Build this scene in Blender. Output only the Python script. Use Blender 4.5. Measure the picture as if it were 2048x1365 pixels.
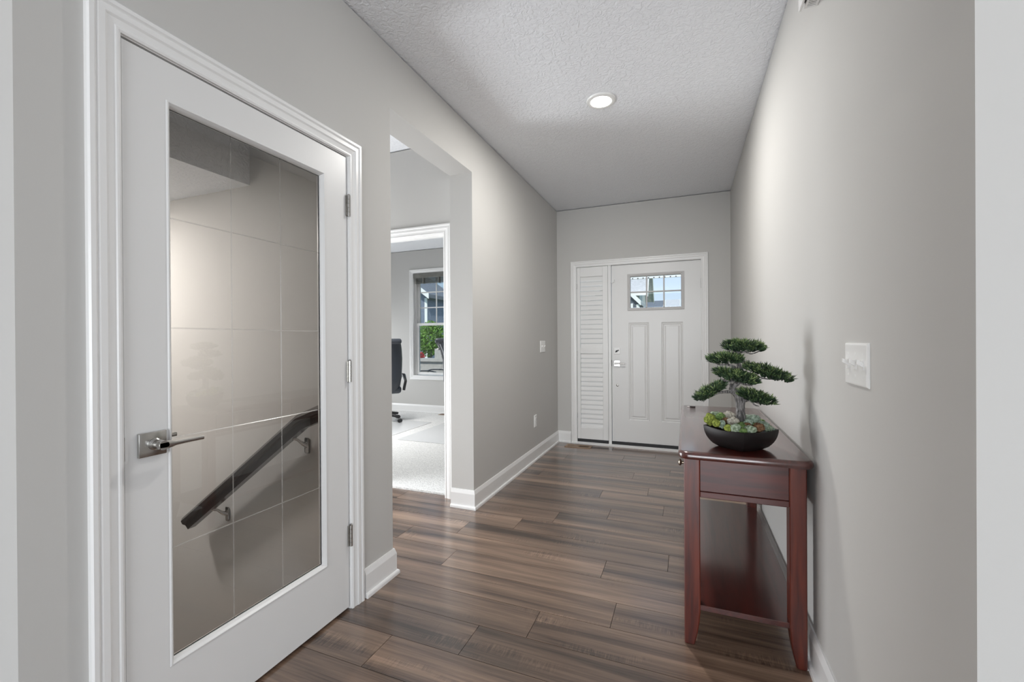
import bpy, bmesh, math, random
from mathutils import Vector, Matrix, noise

for o in list(bpy.data.objects):
    bpy.data.objects.remove(o)
S = bpy.context.scene
COL = S.collection
random.seed(7)
PI = math.pi

# ------------------------------------------------------------------ camera
FPX, YAW, PITCH, ROLL, EYE = 866.5, 0.3809, -0.00245, -0.0063, 1.211
fw = Vector((-math.sin(YAW) * math.cos(PITCH), math.cos(YAW) * math.cos(PITCH), math.sin(PITCH)))
rt = Vector((math.cos(YAW), math.sin(YAW), 0))
up = rt.cross(fw)
rt2 = math.cos(ROLL) * rt + math.sin(ROLL) * up
up2 = -math.sin(ROLL) * rt + math.cos(ROLL) * up
cd = bpy.data.cameras.new('camera')
cd.sensor_fit = 'HORIZONTAL'
cd.sensor_width = 36.0
cd.lens = FPX / 2048 * 36.0
cd.clip_start = 0.02
cam = bpy.data.objects.new('camera', cd)
COL.objects.link(cam)
M = Matrix.Identity(4)
for i in range(3):
    M[i][0], M[i][1], M[i][2] = rt2[i], up2[i], -fw[i]
M[2][3] = EYE
cam.matrix_world = M
S.camera = cam

# ------------------------------------------------------------------ world, sun, lights, exposure
S.view_settings.view_transform = 'Standard'
S.view_settings.look = 'None'
S.view_settings.gamma = 1.0
S.view_settings.use_curve_mapping = False
S.view_settings.exposure = 0.10
S.cycles.max_bounces = 10
S.cycles.diffuse_bounces = 6
S.cycles.glossy_bounces = 4
S.cycles.transparent_max_bounces = 24
S.cycles.sample_clamp_indirect = 6.0
S.cycles.caustics_reflective = False
S.cycles.caustics_refractive = False
S.cycles.use_denoising = True

W = bpy.data.worlds.new('sky')
S.world = W
W.use_nodes = True
wn = W.node_tree.nodes
wl = W.node_tree.links
wn.clear()
wo = wn.new('ShaderNodeOutputWorld')
wb = wn.new('ShaderNodeBackground')
wr = wn.new('ShaderNodeValToRGB')
wx = wn.new('ShaderNodeSeparateXYZ')
wt = wn.new('ShaderNodeTexCoord')
wl.new(wt.outputs['Generated'], wx.inputs[0])
wl.new(wx.outputs['Z'], wr.inputs[0])
wl.new(wr.outputs[0], wb.inputs[0])
wl.new(wb.outputs[0], wo.inputs[0])
wr.color_ramp.elements[0].position = 0.0
wr.color_ramp.elements[0].color = (0.70, 0.84, 1.0, 1)
wr.color_ramp.elements[1].position = 0.55
wr.color_ramp.elements[1].color = (0.42, 0.66, 1.0, 1)
wb.inputs[1].default_value = 1.0


def light(name, kind, loc, energy, color=(1, 1, 1), size=1.0, size_y=None, aim=None, spread=None):
    d = bpy.data.lights.new(name, kind)
    d.energy = energy
    d.color = color
    if kind == 'AREA':
        d.size = size
        if size_y:
            d.shape = 'RECTANGLE'
            d.size_y = size_y
        if spread:
            d.spread = spread
    elif kind == 'SUN':
        d.angle = size
    else:
        d.shadow_soft_size = size
    o = bpy.data.objects.new(name, d)
    COL.objects.link(o)
    o.location = loc
    if aim:
        o.rotation_euler = Vector(aim).to_track_quat('-Z', 'Y').to_euler()
    return o


light('sun', 'SUN', (0, -10, 20), 3.4, (1.0, 0.95, 0.88), 0.01, aim=(-0.3, 0.75, -0.8))
# daylight from the rear and vestibule windows; the other area lights are added
light('daylight_rear_window', 'AREA', (0.2, -5.45, 1.25), 255, (0.95, 0.98, 1.0), 5.2, 2.1, aim=(0, 1, 0))
light('added_side_light', 'AREA', (4.93, -1.6, 1.3), 62, (0.95, 0.98, 1.0), 2.6, 2.1, aim=(-1, 0, 0))  # added, unseen: brightens the near part of the left wall
light('added_office_side_light', 'AREA', (-5.55, 5.15, 0.8), 36, (0.97, 0.985, 1.0), 1.3, 1.0, aim=(1, 0, 0.5))  # added, unseen: lights the office from beside the visible window
light('added_office_downlight', 'AREA', (-3.6, 4.3, 2.69), 23, (1.0, 0.99, 0.97), 0.5, aim=(0, 0, -1), spread=1.7)  # added, unseen: brightens the office carpet from above
light('daylight_vestibule_window', 'AREA', (-3.25, 2.27, 0.80), 48, (0.96, 0.98, 1.0), 0.8, 1.5, aim=(1, 0, 0))


# ------------------------------------------------------------------ materials
def new_mat(name):
    m = bpy.data.materials.new(name)
    m.use_nodes = True
    return m, m.node_tree.nodes, m.node_tree.links, m.node_tree.nodes['Principled BSDF']


def mat(name, col, rough=0.5, metal=0.0, spec=0.5, var=0.0, vscale=4.0, bump=0.0, bscale=200.0, bdist=0.001,
        coat=0.0, coat_rough=0.1, stretch=(1, 1, 1), detail=4.0):
    m, n, l, b = new_mat(name)
    b.inputs['Base Color'].default_value = (*col, 1)
    b.inputs['Roughness'].default_value = rough
    b.inputs['Metallic'].default_value = metal
    b.inputs['Specular IOR Level'].default_value = spec
    b.inputs['Coat Weight'].default_value = coat
    b.inputs['Coat Roughness'].default_value = coat_rough
    if var or bump:
        tc = n.new('ShaderNodeTexCoord')
        mp = n.new('ShaderNodeMapping')
        mp.inputs['Scale'].default_value = stretch
        l.new(tc.outputs['Object'], mp.inputs[0])
    if var:
        nz = n.new('ShaderNodeTexNoise')
        nz.inputs['Scale'].default_value = vscale
        nz.inputs['Detail'].default_value = detail
        l.new(mp.outputs[0], nz.inputs['Vector'])
        r = n.new('ShaderNodeValToRGB')
        r.color_ramp.elements[0].position = 0.3
        r.color_ramp.elements[1].position = 0.7
        r.color_ramp.elements[0].color = (*[max(0, c * (1 - var)) for c in col], 1)
        r.color_ramp.elements[1].color = (*[min(1, c * (1 + var)) for c in col], 1)
        l.new(nz.outputs[0], r.inputs[0])
        l.new(r.outputs[0], b.inputs['Base Color'])
    if bump:
        nb = n.new('ShaderNodeTexNoise')
        nb.inputs['Scale'].default_value = bscale
        nb.inputs['Detail'].default_value = 3.0
        l.new(mp.outputs[0], nb.inputs['Vector'])
        bp = n.new('ShaderNodeBump')
        bp.inputs['Strength'].default_value = bump
        bp.inputs['Distance'].default_value = bdist
        l.new(nb.outputs[0], bp.inputs['Height'])
        l.new(bp.outputs[0], b.inputs['Normal'])
    return m


PAINT = mat('grey_wall_paint', (0.545, 0.538, 0.522), 0.75, spec=0.12, bump=0.05, bscale=260, bdist=0.0006)
TRIM = mat('white_trim_paint', (0.80, 0.80, 0.795), 0.28, spec=0.45)
DOORW = mat('white_door_paint', (0.74, 0.74, 0.735), 0.32, spec=0.45)
PLASTIC = mat('white_plastic', (0.82, 0.82, 0.81), 0.25)
NICKEL = mat('brushed_nickel', (0.48, 0.47, 0.45), 0.22, metal=1.0)
CHROME = mat('polished_nickel', (0.55, 0.53, 0.51), 0.2, metal=1.0)
BLACK = mat('black_rubber', (0.018, 0.018, 0.020), 0.6)
DARKVOID = mat('dark_recess', (0.012, 0.010, 0.009), 0.9)
RAILM = mat('dark_stained_rail', (0.016, 0.013, 0.013), 0.22, coat=0.15, coat_rough=0.1)
SUBFLOOR = mat('dark_underlay', (0.03, 0.022, 0.018), 0.9)
BOWLM = mat('black_glazed_bowl', (0.010, 0.008, 0.008), 0.36, spec=0.35)
BRASSN = mat('antique_knob_metal', (0.30, 0.25, 0.19), 0.25, metal=1.0)
LEATHER = mat('black_leather', (0.055, 0.062, 0.075), 0.26, bump=0.15, bscale=90, bdist=0.003)
BLACKP = mat('black_chair_plastic', (0.014, 0.014, 0.016), 0.4)
VINYL = mat('clear_vinyl_mat', (0.66, 0.67, 0.68), 0.16, spec=0.6)
BLINDW = mat('weathered_grey_blind', (0.17, 0.17, 0.155), 0.5, var=0.15, vscale=12)
STAIRW = mat('stair_tread_carpet', (0.30, 0.27, 0.24), 0.9, bump=0.3, bscale=300)
REGW = mat('oak_register', (0.26, 0.17, 0.105), 0.4, var=0.15, vscale=30)
LITE = mat('pale_grey_window_frame', (0.54, 0.53, 0.525), 0.4)
SILL = mat('aluminium_sill', (0.55, 0.55, 0.55), 0.35, metal=0.4)


def ceiling_material():
    m, n, l, b = new_mat('textured_ceiling')
    b.inputs['Base Color'].default_value = (0.86, 0.88, 0.915, 1)
    b.inputs['Roughness'].default_value = 0.8
    b.inputs['Specular IOR Level'].default_value = 0.15
    tc = n.new('ShaderNodeTexCoord')
    nz = n.new('ShaderNodeTexNoise')
    nz.inputs['Scale'].default_value = 38
    nz.inputs['Detail'].default_value = 3
    nz.inputs['Distortion'].default_value = 1.2
    l.new(tc.outputs['Object'], nz.inputs['Vector'])
    r = n.new('ShaderNodeValToRGB')
    r.color_ramp.elements[0].position = 0.40
    r.color_ramp.elements[1].position = 0.60
    l.new(nz.outputs[0], r.inputs[0])
    bp = n.new('ShaderNodeBump')
    bp.inputs['Strength'].default_value = 0.6
    bp.inputs['Distance'].default_value = 0.0035
    l.new(r.outputs[0], bp.inputs['Height'])
    l.new(bp.outputs[0], b.inputs['Normal'])
    return m


CEIL = ceiling_material()


def plank_material():
    m, n, l, b = new_mat('brown_laminate_plank')
    tc = n.new('ShaderNodeTexCoord')
    oi = n.new('ShaderNodeObjectInfo')
    sc = n.new('ShaderNodeVectorMath')
    sc.operation = 'SCALE'
    cmb = n.new('ShaderNodeCombineXYZ')
    mul = n.new('ShaderNodeMath')
    mul.operation = 'MULTIPLY'
    mul.inputs[1].default_value = 37.0
    l.new(oi.outputs['Random'], mul.inputs[0])
    l.new(mul.outputs[0], cmb.inputs[0])
    l.new(mul.outputs[0], cmb.inputs[1])
    l.new(mul.outputs[0], cmb.inputs[2])
    add = n.new('ShaderNodeVectorMath')
    add.operation = 'ADD'
    l.new(tc.outputs['Object'], add.inputs[0])
    l.new(cmb.outputs[0], add.inputs[1])

    def tex(scale_vec, scale, detail, dist=0.0, rough=0.55):
        mp = n.new('ShaderNodeMapping')
        mp.inputs['Scale'].default_value = scale_vec
        l.new(add.outputs[0], mp.inputs[0])
        t = n.new('ShaderNodeTexNoise')
        t.inputs['Scale'].default_value = scale
        t.inputs['Detail'].default_value = detail
        t.inputs['Distortion'].default_value = dist
        t.inputs['Roughness'].default_value = rough
        l.new(mp.outputs[0], t.inputs['Vector'])
        return t
    broad = tex((0.55, 9.0, 1), 1.15, 2.0, 0.25)
    fine = tex((1.6, 55.0, 1), 2.0, 5.0, 0.3, 0.65)
    chat_mask = tex((1.3, 5.0, 1), 1.5, 2.0)
    chat = tex((95.0, 9.0, 1), 1.0, 2.0, 1.6)
    mix1 = n.new('ShaderNodeMath')
    mix1.operation = 'MULTIPLY_ADD'      # broad + (fine-.5)*k
    mix1.inputs[1].default_value = 0.42
    f0 = n.new('ShaderNodeMath')
    f0.operation = 'SUBTRACT'
    f0.inputs[1].default_value = 0.5
    l.new(fine.outputs[0], f0.inputs[0])
    l.new(f0.outputs[0], mix1.inputs[0])
    l.new(broad.outputs[0], mix1.inputs[2])
    mk = n.new('ShaderNodeMapRange')
    mk.inputs[1].default_value = 0.56
    mk.inputs[2].default_value = 0.70
    l.new(chat_mask.outputs[0], mk.inputs[0])
    c0 = n.new('ShaderNodeMath')
    c0.operation = 'SUBTRACT'
    c0.inputs[1].default_value = 0.5
    l.new(chat.outputs[0], c0.inputs[0])
    c1 = n.new('ShaderNodeMath')
    c1.operation = 'MULTIPLY'
    l.new(c0.outputs[0], c1.inputs[0])
    l.new(mk.outputs[0], c1.inputs[1])
    c2 = n.new('ShaderNodeMath')
    c2.operation = 'MULTIPLY_ADD'
    c2.inputs[1].default_value = 0.75
    l.new(c1.outputs[0], c2.inputs[0])
    l.new(mix1.outputs[0], c2.inputs[2])
    r = n.new('ShaderNodeValToRGB')
    e = r.color_ramp.elements
    e[0].position = 0.33
    e[0].color = (0.042, 0.025, 0.017, 1)
    e[1].position = 0.70
    e[1].color = (0.285, 0.190, 0.132, 1)
    k = e.new(0.44)
    k.color = (0.104, 0.064, 0.044, 1)
    k = e.new(0.56)
    k.color = (0.176, 0.113, 0.078, 1)
    l.new(c2.outputs[0], r.inputs[0])
    hs = n.new('ShaderNodeHueSaturation')
    vr = n.new('ShaderNodeMapRange')
    vr.inputs[3].default_value = 0.86
    vr.inputs[4].default_value = 1.14
    l.new(oi.outputs['Random'], vr.inputs[0])
    l.new(vr.outputs[0], hs.inputs['Value'])
    l.new(r.outputs[0], hs.inputs['Color'])
    l.new(hs.outputs[0], b.inputs['Base Color'])
    b.inputs['Roughness'].default_value = 0.36
    b.inputs['Specular IOR Level'].default_value = 0.5
    b.inputs['Coat Weight'].default_value = 0.85
    b.inputs['Coat IOR'].default_value = 1.65
    b.inputs['Coat Roughness'].default_value = 0.2
    bp = n.new('ShaderNodeBump')
    bp.inputs['Strength'].default_value = 0.12
    bp.inputs['Distance'].default_value = 0.002
    l.new(c2.outputs[0], bp.inputs['Height'])
    l.new(bp.outputs[0], b.inputs['Normal'])
    return m


PLANK = plank_material()


def wood_material(name, dark, light_, rough, coat, stretch, coat_rough=0.06):
    m, n, l, b = new_mat(name)
    tc = n.new('ShaderNodeTexCoord')
    mp = n.new('ShaderNodeMapping')
    mp.inputs['Scale'].default_value = stretch
    l.new(tc.outputs['Object'], mp.inputs[0])
    t = n.new('ShaderNodeTexNoise')
    t.inputs['Scale'].default_value = 3.0
    t.inputs['Detail'].default_value = 6.0
    t.inputs['Distortion'].default_value = 0.4
    l.new(mp.outputs[0], t.inputs['Vector'])
    r = n.new('ShaderNodeValToRGB')
    r.color_ramp.elements[0].position = 0.32
    r.color_ramp.elements[0].color = (*dark, 1)
    r.color_ramp.elements[1].position = 0.70
    r.color_ramp.elements[1].color = (*light_, 1)
    l.new(t.outputs[0], r.inputs[0])
    l.new(r.outputs[0], b.inputs['Base Color'])
    b.inputs['Roughness'].default_value = rough
    b.inputs['Coat Weight'].default_value = coat
    b.inputs['Coat Roughness'].default_value = coat_rough
    return m


CHERRY_V = wood_material('cherry_wood_upright', (0.048, 0.0065, 0.004), (0.150, 0.024, 0.010), 0.36, 0.25, (14, 14, 1.2), 0.16)  # lighter and redder than the other cuts: lamplight on the legs, put into colour
CHERRY_X = wood_material('cherry_wood_across', (0.040, 0.006, 0.0045), (0.095, 0.015, 0.010), 0.36, 0.25, (1.2, 14, 14), 0.16)
CHERRY_Y = wood_material('cherry_wood_lengthwise', (0.042, 0.006, 0.004), (0.085, 0.013, 0.008), 0.30, 1.0, (14, 1.0, 14), 0.15)
CHERRY_Y.node_tree.nodes['Principled BSDF'].inputs['Coat IOR'].default_value = 1.7


def carpet_material(name, col):
    m, n, l, b = new_mat(name)
    tc = n.new('ShaderNodeTexCoord')
    t = n.new('ShaderNodeTexNoise')
    t.inputs['Scale'].default_value = 85
    t.inputs['Detail'].default_value = 3
    l.new(tc.outputs['Object'], t.inputs['Vector'])
    r = n.new('ShaderNodeValToRGB')
    r.color_ramp.elements[0].position = 0.35
    r.color_ramp.elements[0].color = (*[c * 0.72 for c in col], 1)
    r.color_ramp.elements[1].position = 0.65
    r.color_ramp.elements[1].color = (*col, 1)
    l.new(t.outputs[0], r.inputs[0])
    l.new(r.outputs[0], b.inputs['Base Color'])
    b.inputs['Roughness'].default_value = 0.95
    b.inputs['Specular IOR Level'].default_value = 0.1
    bp = n.new('ShaderNodeBump')
    bp.inputs['Strength'].default_value = 0.6
    bp.inputs['Distance'].default_value = 0.008
    l.new(t.outputs[0], bp.inputs['Height'])
    l.new(bp.outputs[0], b.inputs['Normal'])
    return m


CARPET = carpet_material('light_grey_carpet', (0.80, 0.80, 0.79))


def glass_material(name, tint, boost=1.0, rough=0.0):
    m, n, l, b = new_mat(name)
    n.remove(b)
    out = n['Material Output']
    tr = n.new('ShaderNodeBsdfTransparent')
    tr.inputs[0].default_value = (*tint, 1)
    gl = n.new('ShaderNodeBsdfGlossy')
    gl.inputs['Roughness'].default_value = rough
    gl.inputs['Color'].default_value = (1, 1, 1, 1)
    fr = n.new('ShaderNodeFresnel')
    fr.inputs[0].default_value = 1.5
    mu = n.new('ShaderNodeMath')
    mu.operation = 'MULTIPLY'
    mu.use_clamp = True
    mu.inputs[1].default_value = boost
    mx = n.new('ShaderNodeMixShader')
    l.new(fr.outputs[0], mu.inputs[0])
    l.new(mu.outputs[0], mx.inputs[0])
    l.new(tr.outputs[0], mx.inputs[1])
    l.new(gl.outputs[0], mx.inputs[2])
    l.new(mx.outputs[0], out.inputs[0])
    return m


def ground_glass():
    m, n, l, b = new_mat('ground_glass_groove')
    n.remove(b)
    tr = n.new('ShaderNodeBsdfTransparent')
    tr.inputs[0].default_value = (0.9, 0.9, 0.9, 1)
    df = n.new('ShaderNodeBsdfTranslucent')
    df.inputs[0].default_value = (0.9, 0.9, 0.9, 1)
    gl = n.new('ShaderNodeBsdfGlossy')
    gl.inputs['Roughness'].default_value = 0.25
    m1 = n.new('ShaderNodeMixShader')
    m1.inputs[0].default_value = 0.25
    m2 = n.new('ShaderNodeMixShader')
    m2.inputs[0].default_value = 0.33
    l.new(df.outputs[0], m1.inputs[1])
    l.new(gl.outputs[0], m1.inputs[2])
    l.new(tr.outputs[0], m2.inputs[1])
    l.new(m1.outputs[0], m2.inputs[2])
    l.new(m2.outputs[0], n['Material Output'].inputs[0])
    return m


GROOVE = ground_glass()
GLASS = glass_material('clear_window_glass', (0.97, 0.985, 0.98))
DGLASS = glass_material('bevelled_door_glass', (0.97, 0.965, 0.955), 1.9)


def emit(name, col, strength):
    m, n, l, b = new_mat(name)
    b.inputs['Base Color'].default_value = (0.9, 0.9, 0.9, 1)
    b.inputs['Emission Color'].default_value = (*col, 1)
    b.inputs['Emission Strength'].default_value = strength
    return m


LENS = emit('lit_lens', (1.0, 0.97, 0.92), 14.0)

# ------------------------------------------------------------------ mesh helpers
ORG = {}


def bm_box(bm, x0, x1, y0, y1, z0, z1, bevel=0.0, seg=1):
    v = [bm.verts.new(p) for p in ((x0, y0, z0), (x1, y0, z0), (x1, y1, z0), (x0, y1, z0),
                                   (x0, y0, z1), (x1, y0, z1), (x1, y1, z1), (x0, y1, z1))]
    f = [bm.faces.new([v[i] for i in q]) for q in ((3, 2, 1, 0), (4, 5, 6, 7), (0, 1, 5, 4), (1, 2, 6, 5), (2, 3, 7, 6), (3, 0, 4, 7))]
    if bevel:
        es = list({e for q in f for e in q.edges})
        bmesh.ops.bevel(bm, geom=es, offset=bevel, segments=seg, profile=0.5, affect='EDGES')
    return bm


def box(*a, bevel=0.0, seg=1):
    return bm_box(bmesh.new(), *a, bevel=bevel, seg=seg)


def boxes(lst, bevel=0.0, seg=1):
    bm = bmesh.new()
    for a in lst:
        b2 = bmesh.new()
        bm_box(b2, *a, bevel=bevel, seg=seg)
        join(bm, b2)
    return bm


def join(bm, other):
    me = bpy.data.meshes.new('tmp')
    other.to_mesh(me)
    other.free()
    bm.from_mesh(me)
    bpy.data.meshes.remove(me)
    return bm


def tube(bm, pts, radii, n=10, caps=True, flat=1.0):
    """tube through pts with radii; flat squashes along the local second axis"""
    pts = [Vector(p) for p in pts]
    rings = []
    ref = None
    for i, p in enumerate(pts):
        if i == 0:
            t = pts[1] - pts[0]
        elif i == len(pts) - 1:
            t = pts[-1] - pts[-2]
        else:
            t = (pts[i + 1] - pts[i]).normalized() + (pts[i] - pts[i - 1]).normalized()
        t.normalize()
        if ref is None:
            a = Vector((0, 0, 1)) if abs(t.z) < 0.9 else Vector((0, 1, 0))
            ref = (a - t * a.dot(t)).normalized()
        else:
            ref = (ref - t * ref.dot(t)).normalized()
        q = t.cross(ref)
        r = radii[i] if hasattr(radii, '__len__') else radii
        rings.append([bm.verts.new(p + ref * (r * math.cos(2 * PI * k / n)) + q * (r * flat * math.sin(2 * PI * k / n))) for k in range(n)])
    for a, b in zip(rings, rings[1:]):
        for k in range(n):
            bm.faces.new((a[k], a[(k + 1) % n], b[(k + 1) % n], b[k]))
    if caps:
        bm.faces.new(rings[0][::-1])
        bm.faces.new(rings[-1])
    return bm


def lathe(bm, prof, n=32, axis='Z', at=(0, 0, 0)):
    """prof: list of (r, h)"""
    rings = []
    for r, h in prof:
        ring = []
        for k in range(n):
            a = 2 * PI * k / n
            c, s = r * math.cos(a), r * math.sin(a)
            p = {'Z': (c, s, h), 'X': (h, c, s), 'Y': (c, h, s)}[axis]
            ring.append(bm.verts.new(Vector(at) + Vector(p)))
        rings.append(ring)
    for a, b in zip(rings, rings[1:]):
        for k in range(n):
            bm.faces.new((a[k], a[(k + 1) % n], b[(k + 1) % n], b[k]))
    bm.faces.new(rings[0])
    bm.faces.new(rings[-1])
    return bm


def prism(bm, poly, axis, lo, hi):
    """poly: 2D points; axis X -> (y,z), Y -> (x,z), Z -> (x,y)"""
    def P(u, v, h):
        return {'X': (h, u, v), 'Y': (u, h, v), 'Z': (u, v, h)}[axis]
    a = [bm.verts.new(P(u, v, lo)) for u, v in poly]
    b = [bm.verts.new(P(u, v, hi)) for u, v in poly]
    n = len(poly)
    for k in range(n):
        bm.faces.new((a[k], a[(k + 1) % n], b[(k + 1) % n], b[k]))
    bm.faces.new(a[::-1])
    bm.faces.new(b)
    return bm


def sweep_plan(path, profile, side):
    """profile (d, z) swept along a floor path with mitred corners; side +1 = left of travel"""
    bm = bmesh.new()
    P = [Vector((p[0], p[1])) for p in path]
    rings = []
    for i in range(len(P)):
        d0 = (P[i] - P[i - 1]).normalized() if i else None
        d1 = (P[i + 1] - P[i]).normalized() if i < len(P) - 1 else None
        ns = [Vector((-d.y, d.x)) * side for d in (d0, d1) if d is not None]
        if len(ns) == 2:
            m = ns[0] + ns[1]
            m = m / (m.dot(ns[0]))
        else:
            m = ns[0]
        rings.append([bm.verts.new((P[i].x + m.x * d, P[i].y + m.y * d, z)) for d, z in profile])
    n = len(profile)
    for a, b in zip(rings, rings[1:]):
        for k in range(n):
            bm.faces.new((a[k], a[(k + 1) % n], b[(k + 1) % n], b[k]))
    bm.faces.new(rings[0])
    bm.faces.new(rings[-1])
    return bm


CASING = [(0, 0), (0, .009), (.006, .012), (.011, .012), (.014, .009), (.030, .012), (.036, .016), (.050, .016), (.054, .013),
          (.060, .018), (.070, .018), (.074, .014), (.074, 0)]


def casing(mapf, u0, u1, v1, v0=0.0, four=False, prof=CASING):
    """door/window casing around the opening u0..u1 x v0..v1; mapf(u, v, proud)"""
    bm = bmesh.new()
    n = len(prof)
    if four:
        cor = [lambda w: (u0 - w, v0 - w), lambda w: (u0 - w, v1 + w), lambda w: (u1 + w, v1 + w), lambda w: (u1 + w, v0 - w)]
    else:
        cor = [lambda w: (u0 - w, v0), lambda w: (u0 - w, v1 + w), lambda w: (u1 + w, v1 + w), lambda w: (u1 + w, v0)]
    rings = [[bm.verts.new(mapf(*c(w), t)) for w, t in prof] for c in cor]
    pairs = list(zip(rings, rings[1:])) + ([(rings[-1], rings[0])] if four else [])
    for a, b in pairs:
        for k in range(n):
            bm.faces.new((a[k], a[(k + 1) % n], b[(k + 1) % n], b[k]))
    if not four:
        bm.faces.new(rings[0])
        bm.faces.new(rings[-1])
    return bm


def ring_panel(bm, mapf, u0, u1, v0, v1, steps, close=True):
    """concentric rectangles: steps = [(inset, depth)...]; close fills the last one"""
    rs = []
    for ins, d in steps:
        rs.append([bm.verts.new(mapf(u, v, d)) for u, v in ((u0 + ins, v0 + ins), (u1 - ins, v0 + ins), (u1 - ins, v1 - ins), (u0 + ins, v1 - ins))])
    for a, b in zip(rs, rs[1:]):
        for k in range(4):
            bm.faces.new((a[k], a[(k + 1) % 4], b[(k + 1) % 4], b[k]))
    if close:
        bm.faces.new(rs[-1])


def grid_face(bm, mapf, u0, u1, v0, v1, holes, d):
    us = sorted({u0, u1, *[h[0] for h in holes], *[h[1] for h in holes]})
    vs = sorted({v0, v1, *[h[2] for h in holes], *[h[3] for h in holes]})
    for a, b in zip(us, us[1:]):
        for c, e in zip(vs, vs[1:]):
            mu, mv = (a + b) / 2, (c + e) / 2
            if any(h[0] < mu < h[1] and h[2] < mv < h[3] for h in holes):
                continue
            bm.faces.new([bm.verts.new(mapf(u, v, d)) for u, v in ((a, c), (b, c), (b, e), (a, e))])


def wall_bm(axis, lo, hi, u0, u1, z0, z1, holes=()):
    """solid wall between lo..hi along axis, spanning u and z, with rectangular holes (u0,u1,z0,z1)"""
    us = sorted({u0, u1, *[h[0] for h in holes], *[h[1] for h in holes]})
    zs = sorted({z0, z1, *[h[2] for h in holes], *[h[3] for h in holes]})
    zs = [z for z in zs if z0 <= z <= z1]
    bm = bmesh.new()
    for a, b in zip(us, us[1:]):
        run = None
        for c, e in zip(zs, zs[1:]):
            mu, mz = (a + b) / 2, (c + e) / 2
            solid = not any(h[0] < mu < h[1] and h[2] < mz < h[3] for h in holes)
            if solid:
                run = [run[0], e] if run else [c, e]
            if (not solid or e == zs[-1]) and run:
                if axis == 'X':
                    bm_box(bm, lo, hi, a, b, run[0], run[1])
                else:
                    bm_box(bm, a, b, lo, hi, run[0], run[1])
                run = None
    return bm


def O(name, bm, m, parent=None, label=None, cat=None, group=None, kind=None, smooth=False, org=None, recalc=True):
    if recalc:
        bmesh.ops.recalc_face_normals(bm, faces=bm.faces)
    me = bpy.data.meshes.new(name)
    bm.to_mesh(me)
    bm.free()
    if m is not None:
        me.materials.append(m)
    if smooth:
        me.polygons.foreach_set('use_smooth', [True] * len(me.polygons))
        if smooth is not True:
            me.set_sharp_from_angle(angle=math.radians(smooth))
    ob = bpy.data.objects.new(name, me)
    COL.objects.link(ob)
    if parent is not None:
        o = ORG[parent.name]
        me.transform(Matrix.Translation(-o))
        if org is not None:
            raise ValueError
        ob.parent = parent
    else:
        if org is None:
            co = [v.co for v in me.vertices]
            org = Vector(((min(c.x for c in co) + max(c.x for c in co)) / 2, (min(c.y for c in co) + max(c.y for c in co)) / 2, min(c.z for c in co)))
        o = Vector(org)
        me.transform(Matrix.Translation(-o))
        ob.location = o
    ORG[ob.name] = o
    tag(ob, label, cat, group, kind)
    return ob


def tag(o, label=None, cat=None, group=None, kind=None):
    for k, v in (('label', label), ('category', cat), ('group', group), ('kind', kind)):
        if v:
            o[k] = v


def T(name, loc, label, cat, group=None, kind=None):
    o = bpy.data.objects.new(name, None)
    o.empty_display_size = 0.1
    COL.objects.link(o)
    o.location = loc
    ORG[o.name] = Vector(loc)
    tag(o, label, cat, group, kind)
    return o


def copy_tree(o, loc, rotz=0.0, label=None):
    def cp(s, par):
        c = s.copy()
        COL.objects.link(c)
        if par is not None:
            c.parent = par
        for ch in s.children:
            cp(ch, c)
        return c
    c = cp(o, None)
    c.location = loc
    c.rotation_euler = (0, 0, rotz)
    if label:
        c['label'] = label
    return c


def st(name, bm, m, label, cat='wall'):
    return O(name, bm, m, None, label, cat, None, 'structure')


# ------------------------------------------------------------------ the setting
XL, XR, YB, H = -1.413, 0.435, 4.98, 2.74
XLB = -1.595                       # back of the thick part of the left wall
HT = H - 0.008                     # walls stop a hair below the ceiling: the dark seam
DY0, DY1, DZ = 0.699, 1.537, 2.036  # glass door slab
OY0, OY1, OZ = 1.850, 2.775, 2.415  # opening to the vestibule
YS = 1.70                          # stair wall with the handrail
YV = 2.90                          # vestibule wall with the office door
YO = 6.20                          # office window wall

# floor: underlay with planks laid across the hall
fl = st('floor', boxes([(XLB, 0.60, 0.40, 5.12, -0.10, -0.0125), (-3.30, XLB, 1.82, 2.95, -0.10, -0.0125), (-1.76, XLB, 0.60, 1.70, -0.10, -0.0125),
                        (-5.6, 5.1, -5.7, 0.40, -0.10, -0.0125), (0.60, 5.1, 0.40, 1.04, -0.10, -0.0125), (-5.6, XLB, 0.40, 0.60, -0.10, -0.0125)]),
        SUBFLOOR, 'brown wood plank floor running across the hallway', 'floor')
PITCHP, LEN = 0.1845, 1.249
J = {0: -1.125, 1: -.818, 2: -.607, 3: -.30, 4: -1.23, 5: -.406, 6: -.092, 7: -1.03, 8: -.825, 9: -.498, 10: -.15, 11: -.62, 12: -.28,
     13: .02, 14: -.434, 15: -.136, 16: .1, 17: -.592, 18: -.293, 19: -.75, 20: -.1, -1: -.45, -2: -.9, -3: -.2, -4: -.6, -5: -1.0}
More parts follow.
